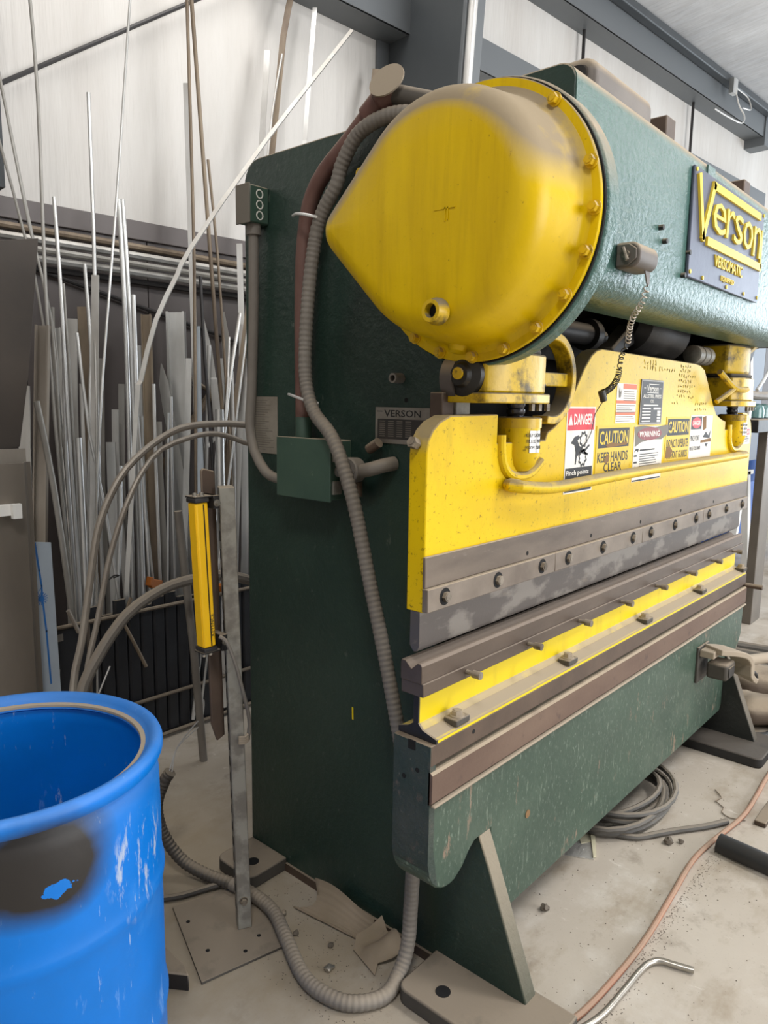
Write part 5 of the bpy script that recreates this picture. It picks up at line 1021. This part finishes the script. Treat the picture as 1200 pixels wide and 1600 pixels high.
m = MB(); m.tube([(2.05, .94, 1.60), (2.085, .96, 1.585), (2.09, .975, 1.56), (2.07, .99, 1.52), (2.06, .993, 1.47), (2.03, .993, 1.44), (2.0, .993, 1.42), (1.985, .993, 1.40)], .0014, 5, .02); m.build('thread', 'cord_black', CC)
# orange hose and bent pipe
m = MB(); m.tube([(1.30, .86, .012), (1.45, .78, .012), (1.575, .72, .012), (1.79, .70, .012), (1.99, .698, .012), (2.22, .712, .012), (2.453, .727, .012), (2.62, .715, .012), (2.87, .683, .012), (3.08, .688, .012), (3.284, .698, .012), (3.7, .70, .012), (4.4, .60, .012)], .0088, 10, .04)
tag(m.build('air_hose', 'orange_hose'), 'faded orange hose running along the floor past the press', 'hose')
m = MB(); m.tube([(1.45, .735, .012), (1.613, .677, .012), (1.75, .664, .012), (1.84, .660, .012), (1.895, .652, .012), (1.925, .63, .012), (1.935, .60, .012), (1.951, .55, .012)], .0088, 12, .01)
tag(m.build('bent_pipe', 'clean_metal'), 'short bright bent pipe on the floor beside the orange hose', 'pipe')
# thick cable coil under the bed
m = MB(); pp = []
for k in range(6*26+1):
    a = 2*math.pi*k/26; R = .20+.035*math.sin(a*.37)+.015*math.sin(a*2.3); pp.append((2.66+R*1.22*math.cos(a)+.02*math.sin(k*.05), 1.09+R*.82*math.sin(a), .014+.009*(k/26)+.004*math.sin(a*1.7)))
m.tube(pp, .0115, 8, 0); CO = thing('cable_coil', (2.66, 1.09, 0), 'coil of thick grey cable lying half under the bed', 'cable'); m.build('loops', 'rubber_grey', CO)
m = MB(); m.tube([(2.40, 1.10, .02), (2.42, .99, .016), (2.46, .925, .012), (2.52, .885, .012), (2.60, .835, .012), (2.70, .765, .012), (2.79, .715, .013)], .0115, 8, .03); m.build('tail', 'rubber_grey', CO)
# papers under the bed
m = MB(); m.prism([(2.185, 1.10), (2.245, .985), (2.36, 1.06), (2.36, 1.2), (2.3, 1.26)], 'z', .0005, .004); o = m.build('foil_bag', 'foil'); tag(o, 'crinkled silver foil bag half under the bed beside the cable coil', 'bag')
m = MB(); m.prism([(2.250, .990), (2.262, .985), (2.62, 1.17), (2.60, 1.19)], 'z', .004, .010); m.prism([(2.30, 1.06), (2.34, 1.035), (2.42, 1.08), (2.38, 1.13)], 'z', .004, .006); tag(m.build('paper_scrap', 'foil_paper'), 'cream paper strip lying on the silver foil', 'paper')
# black half tube
m = MB(); ob = [(.036*math.cos(math.radians(a)), .036*math.sin(math.radians(a))+.006) for a in range(-30, 211, 15)]; ib = [(.032*math.cos(math.radians(a)), .032*math.sin(math.radians(a))+.006) for a in range(210, -31, -15)]
m.sweep([(0, 0, 0), (.11, 0, 0), (.225, 0, 0)], [(b, a) for a, b in ob+ib], hint=(0, 0, 1)); o = m.build('rubber_sleeve', 'rubber_black', angle=40, origin=(0, 0, 0)); o.location = (2.60, .685, .02); o.rotation_euler = (0, 0, math.radians(-97)); tag(o, 'black split rubber sleeve lying right of the orange hose', 'sleeve')
m = MB(); m.tube([(3.02, .83, .004), (2.97, .79, .004), (2.93, .80, .004), (2.90, .76, .004), (2.86, .755, .004), (2.84, .72, .004), (2.86, .67, .004)], .0022, 5, .02); tag(m.build('rusty_wire', 'brown_steel'), 'thin rusty wire wriggling on the floor near the right foot', 'wire')
m = MB(); m.box(2.86, 3.05, .60, .64, .0, .02); tag(m.build('wood_scrap', 'brown_steel', bevel=.003), 'dark bar scrap on the floor at the right edge', 'scrap')
# cardboard torn against the end plate
def sheet(fn, nu, nv, th):
    m = MB(); vs = []; 
    for s in (0, 1):
        for j in range(nv+1):
            for i in range(nu+1): vs.append(Vector(fn(i/nu, j/nv))+Vector((0, 0, th*s)))
    q = nu+1; tot = q*(nv+1); f = []
    for j in range(nv):
        for i in range(nu):
            a = j*q+i; f += [(a, a+1, a+q+1, a+q), (tot+a, tot+a+q, tot+a+q+1, tot+a+1)]
    e = [i for i in range(q)]+[j*q+nu for j in range(1, nv+1)]+[nv*q+i for i in range(nu-1, -1, -1)]+[j*q for j in range(nv-1, 0, -1)]
    f += [(e[k], tot+e[k], tot+e[(k+1) % len(e)], e[(k+1) % len(e)]) for k in range(len(e))]
    return m.faces(vs, f)
m = sheet(lambda u, v: (1.385+.085*v+.035*u*(1-v), 1.56-.26*u-.05*math.sin(v*3)*(1-u), .006+.055*v*v+.012*math.sin(u*5)*v+.0015*math.sin(v*40)), 14, 24, .003)
tag(m.build('cardboard_piece', 'cardboard', angle=60), 'flattened dusty cardboard piece against the foot of the press', 'cardboard')
m = sheet(lambda u, v: (1.38+.10*v-.03*u, 1.30-.11*u+.02*math.sin(v*5), .006+.045*v*abs(math.sin(2+u*4.1))+.02*v*v), 9, 3, .002)
tag(m.build('cardboard_piece', 'cardboard', angle=40), 'crumpled cardboard corner beside the grey floor conduit', 'cardboard')
# small litter
for i, (x, y, r, mt, lab) in enumerate(((1.905, .985, .014, 'debris', 'dark lump of grit on the pale floor in front of the bed'), (2.52, .83, .016, 'debris', 'round dark pebble near the cable coil'), (2.55, .80, .010, 'debris', 'smaller dark pebble near the cable coil'),
        (1.285, 1.30, .012, 'clean_metal', 'shiny crumpled metal scrap inside the conduit loop'), (1.315, 1.47, .009, 'debris', 'small brown grit piece inside the conduit loop'), (1.345, 1.56, .010, 'dirty_bolt', 'old bolt lying by the floor conduit'), (1.35, 1.36, .008, 'debris', 'grit chip by the shiny metal scrap'))):
    m = MB(); bmesh.ops.create_icosphere(m.bm, subdivisions=2, radius=r); rr = random.Random(i)
    for v in m.bm.verts: v.co *= .65+.6*noise.noise(v.co*90+Vector((i, 0, 0)))+.2; v.co.z *= .8; v.co.x *= 1.4
    o = m.build('floor_scrap', mt, angle=30); o.location = (x, y, .001); tag(o, lab, 'scrap', 'scraps on the floor')
rr = random.Random(11); m = MB()
def crumb(x, y, r):
    a = rr.uniform(0, 6); m.faces([(x+r*math.cos(a), y+r*math.sin(a), .0005), (x+r*math.cos(a+2.1), y+r*math.sin(a+2.1), .0005), (x+r*math.cos(a+4.2), y+r*math.sin(a+4.2), .0005), (x, y, r*.9)], [(0, 1, 3), (1, 2, 3), (2, 0, 3), (0, 2, 1)])
for k in range(600):
    t = rr.random(); x = 1.6+1.1*t; crumb(x, .697-abs(rr.gauss(0, .022))-.012+.02*t, rr.uniform(.0008, .0026))
for k in range(500): crumb(rr.uniform(1.15, 1.5), rr.uniform(1.1, 1.75), rr.uniform(.0008, .0026))
for k in range(300): crumb(rr.uniform(1.5, 3.2), rr.uniform(.45, 1.1), rr.uniform(.001, .003))
o = m.build('floor_crumbs', 'debris', smooth=False); tag(o, 'metal crumbs and grit scattered along the hose and floor', 'grit', kind='stuff')
m = MB(); m.prism([(.93, 1.60), (.985, 1.52), (1.0, 1.56), (1.0, 1.66), (.955, 1.69)], 'z', .0, .05); tag(m.build('steel_wedge', 'dark_steel', bevel=.004), 'dark steel wedge on the floor between drum and floor plate', 'wedge')

# ================================================================== FAR RIGHT
RK = thing('shelf_rack', (5.7, 1.5, 0), 'grey brown steel rack with a high shelf beyond the press', 'rack')
m = MB(); m.box(5.60, 5.83, 1.40, 1.46, 0, 1.40); m.build('upright', 'rack_steel', RK, bevel=.004)
m = MB(); m.box(5.2, 8.4, 1.36, 1.42, 1.38, 1.465); m.build('beam', 'dark_steel', RK, bevel=.004)
m = MB(); m.box(5.2, 8.4, 1.42, 2.2, 1.455, 1.468); m.build('shelf', 'rack_steel', RK)
m = MB(); m.box(5.83, 8.3, 1.41, 1.45, .92, 1.02); m.build('cross_bar', 'rack_steel', RK, bevel=.004)
m = MB(); m.box(8.2, 8.42, 1.40, 1.46, 0, 1.40); m.build('upright', 'rack_steel', RK, bevel=.004)
m = MB(); m.box(5.2, 8.4, 2.19, 2.2, 1.0, 2.6); m.build('back_panel', 'panel_blue', RK)
for i, (x, lab) in enumerate(((5.62, 'left greenish glass jar on the high rack shelf'), (5.80, 'right greenish glass jar on the high rack shelf'))):
    m = MB(); m.lathe((x, 1.50, 1.468), (0, 0, 1), [(.03, 0), (.06, .004), (.062, .05), (.05, .085), (.02, .10)], 20); tag(m.build('glass_jar', 'glass_green'), lab, 'jar', 'jars on the rack shelf')
m = MB(); m.tube([(4.6, 1.52, 1.72), (5.4, 1.50, 1.63), (6.2, 1.50, 1.63), (7.4, 1.5, 1.64)], .03, 10, .1); tag(m.build('grey_pipe', 'grey_conduit'), 'grey pipe running level above the rack shelf', 'pipe')
m = MB(); m.tube([(5.30, 1.46, 1.40), (5.32, 1.46, 1.6), (5.30, 1.48, 1.9)], .02, 10, .1); m.tube([(5.55, 1.48, 1.66), (5.8, 1.48, 1.80), (6.2, 1.5, 2.1)], .012, 8, .1); tag(m.build('white_hose', 'alu_white'), 'pale thin hoses hanging beside the rack', 'hose')
m = MB(); m.prism([(7.62, 0), (7.72, 0), (7.45, .95), (7.38, .95)], 'y', 1.98, 2.04); m.prism([(7.05, 0), (7.12, 0), (7.38, .95), (7.32, .95)], 'y', 1.98, 2.04); m.box(7.2, 7.55, 1.98, 2.04, .92, .96); tag(m.build('trestle', 'white_paint'), 'white A shaped trestle leg beyond the rack', 'trestle')
m = MB(); m.lathe((8.6, 2.5, .75), (0, 0, 1), [(.25, 0), (.28, .1), (.28, .5), (.29, .52)], 24); m.box(8.2, 9.0, 2.3, 2.7, .0, .75); tag(m.build('blue_bin', 'blue_bin'), 'blue bin far behind the rack', 'bin')
for i, (x, y, z, sx, sy, sz, lab) in enumerate(((3.86, .86, .075, .17, .13, .075, 'nearer of two dusty brown padded bags beside the right foot'), (4.22, .93, .09, .20, .15, .09, 'farther of two dusty brown padded bags beside the right foot'))):
    m = MB(); bmesh.ops.create_uvsphere(m.bm, u_segments=24, v_segments=14, radius=1)
    for v in m.bm.verts:
        p = v.co; k = 1-.22*math.exp(-(p.x*3.2)**2)+.10*noise.noise(p*2.2+Vector((i*5, 0, 0))); f = lambda c: math.copysign(abs(c)**.7, c)
        v.co = Vector((f(p.x)*sx, f(p.y)*sy*k, f(p.z)*sz*k))
    o = m.build('padded_bag', 'bag_brown', origin=(0, 0, 0), angle=70); o.location = (x, y, z); o.rotation_euler = (0, 0, -1.1); tag(o, lab, 'bag', 'padded bags by the right foot')
m = MB(); m.tube([(3.62, 1.02, .02), (3.60, .88, .022), (3.66, .80, .022), (3.76, .78, .022), (3.9, .70, .022)], .02, 10, .03); tag(m.build('black_hose', 'rubber_black'), 'short black hose curling behind the right foot', 'hose')
for y, lab in ((.0, 'left one of two dark pipes on the floor beyond the bed'), (.13, 'right one of two dark pipes on the floor beyond the bed')):
    m = MB(); m.tube([(4.75+y, 1.55, .04), (4.80+y*1.2, 1.1, .04), (4.9+y*1.4, .5, .04)], .03, 10, .1); tag(m.build('floor_pipe', 'rubber_grey'), lab, 'pipe', 'pipes on the floor beyond the bed')
m = MB(); m.tube([(7.0, 1.6, .012), (7.4, .9, .012), (8.2, .2, .012)], .02, 8, .1); tag(m.build('floor_hose', 'rubber_black'), 'thin dark hose crossing the bright floor at the right edge', 'hose')
for nm, a in (('wall_right', (15.0, 15.2, -9, 3.5, 0, 5.8)), ('wall_left_blocker', (-5.2, -5, -9, 4.2, 0, 5.8))):  # the left one is unseen, added to block light from that side
    struct(MB().box(*a).build(nm, 'insulation'))
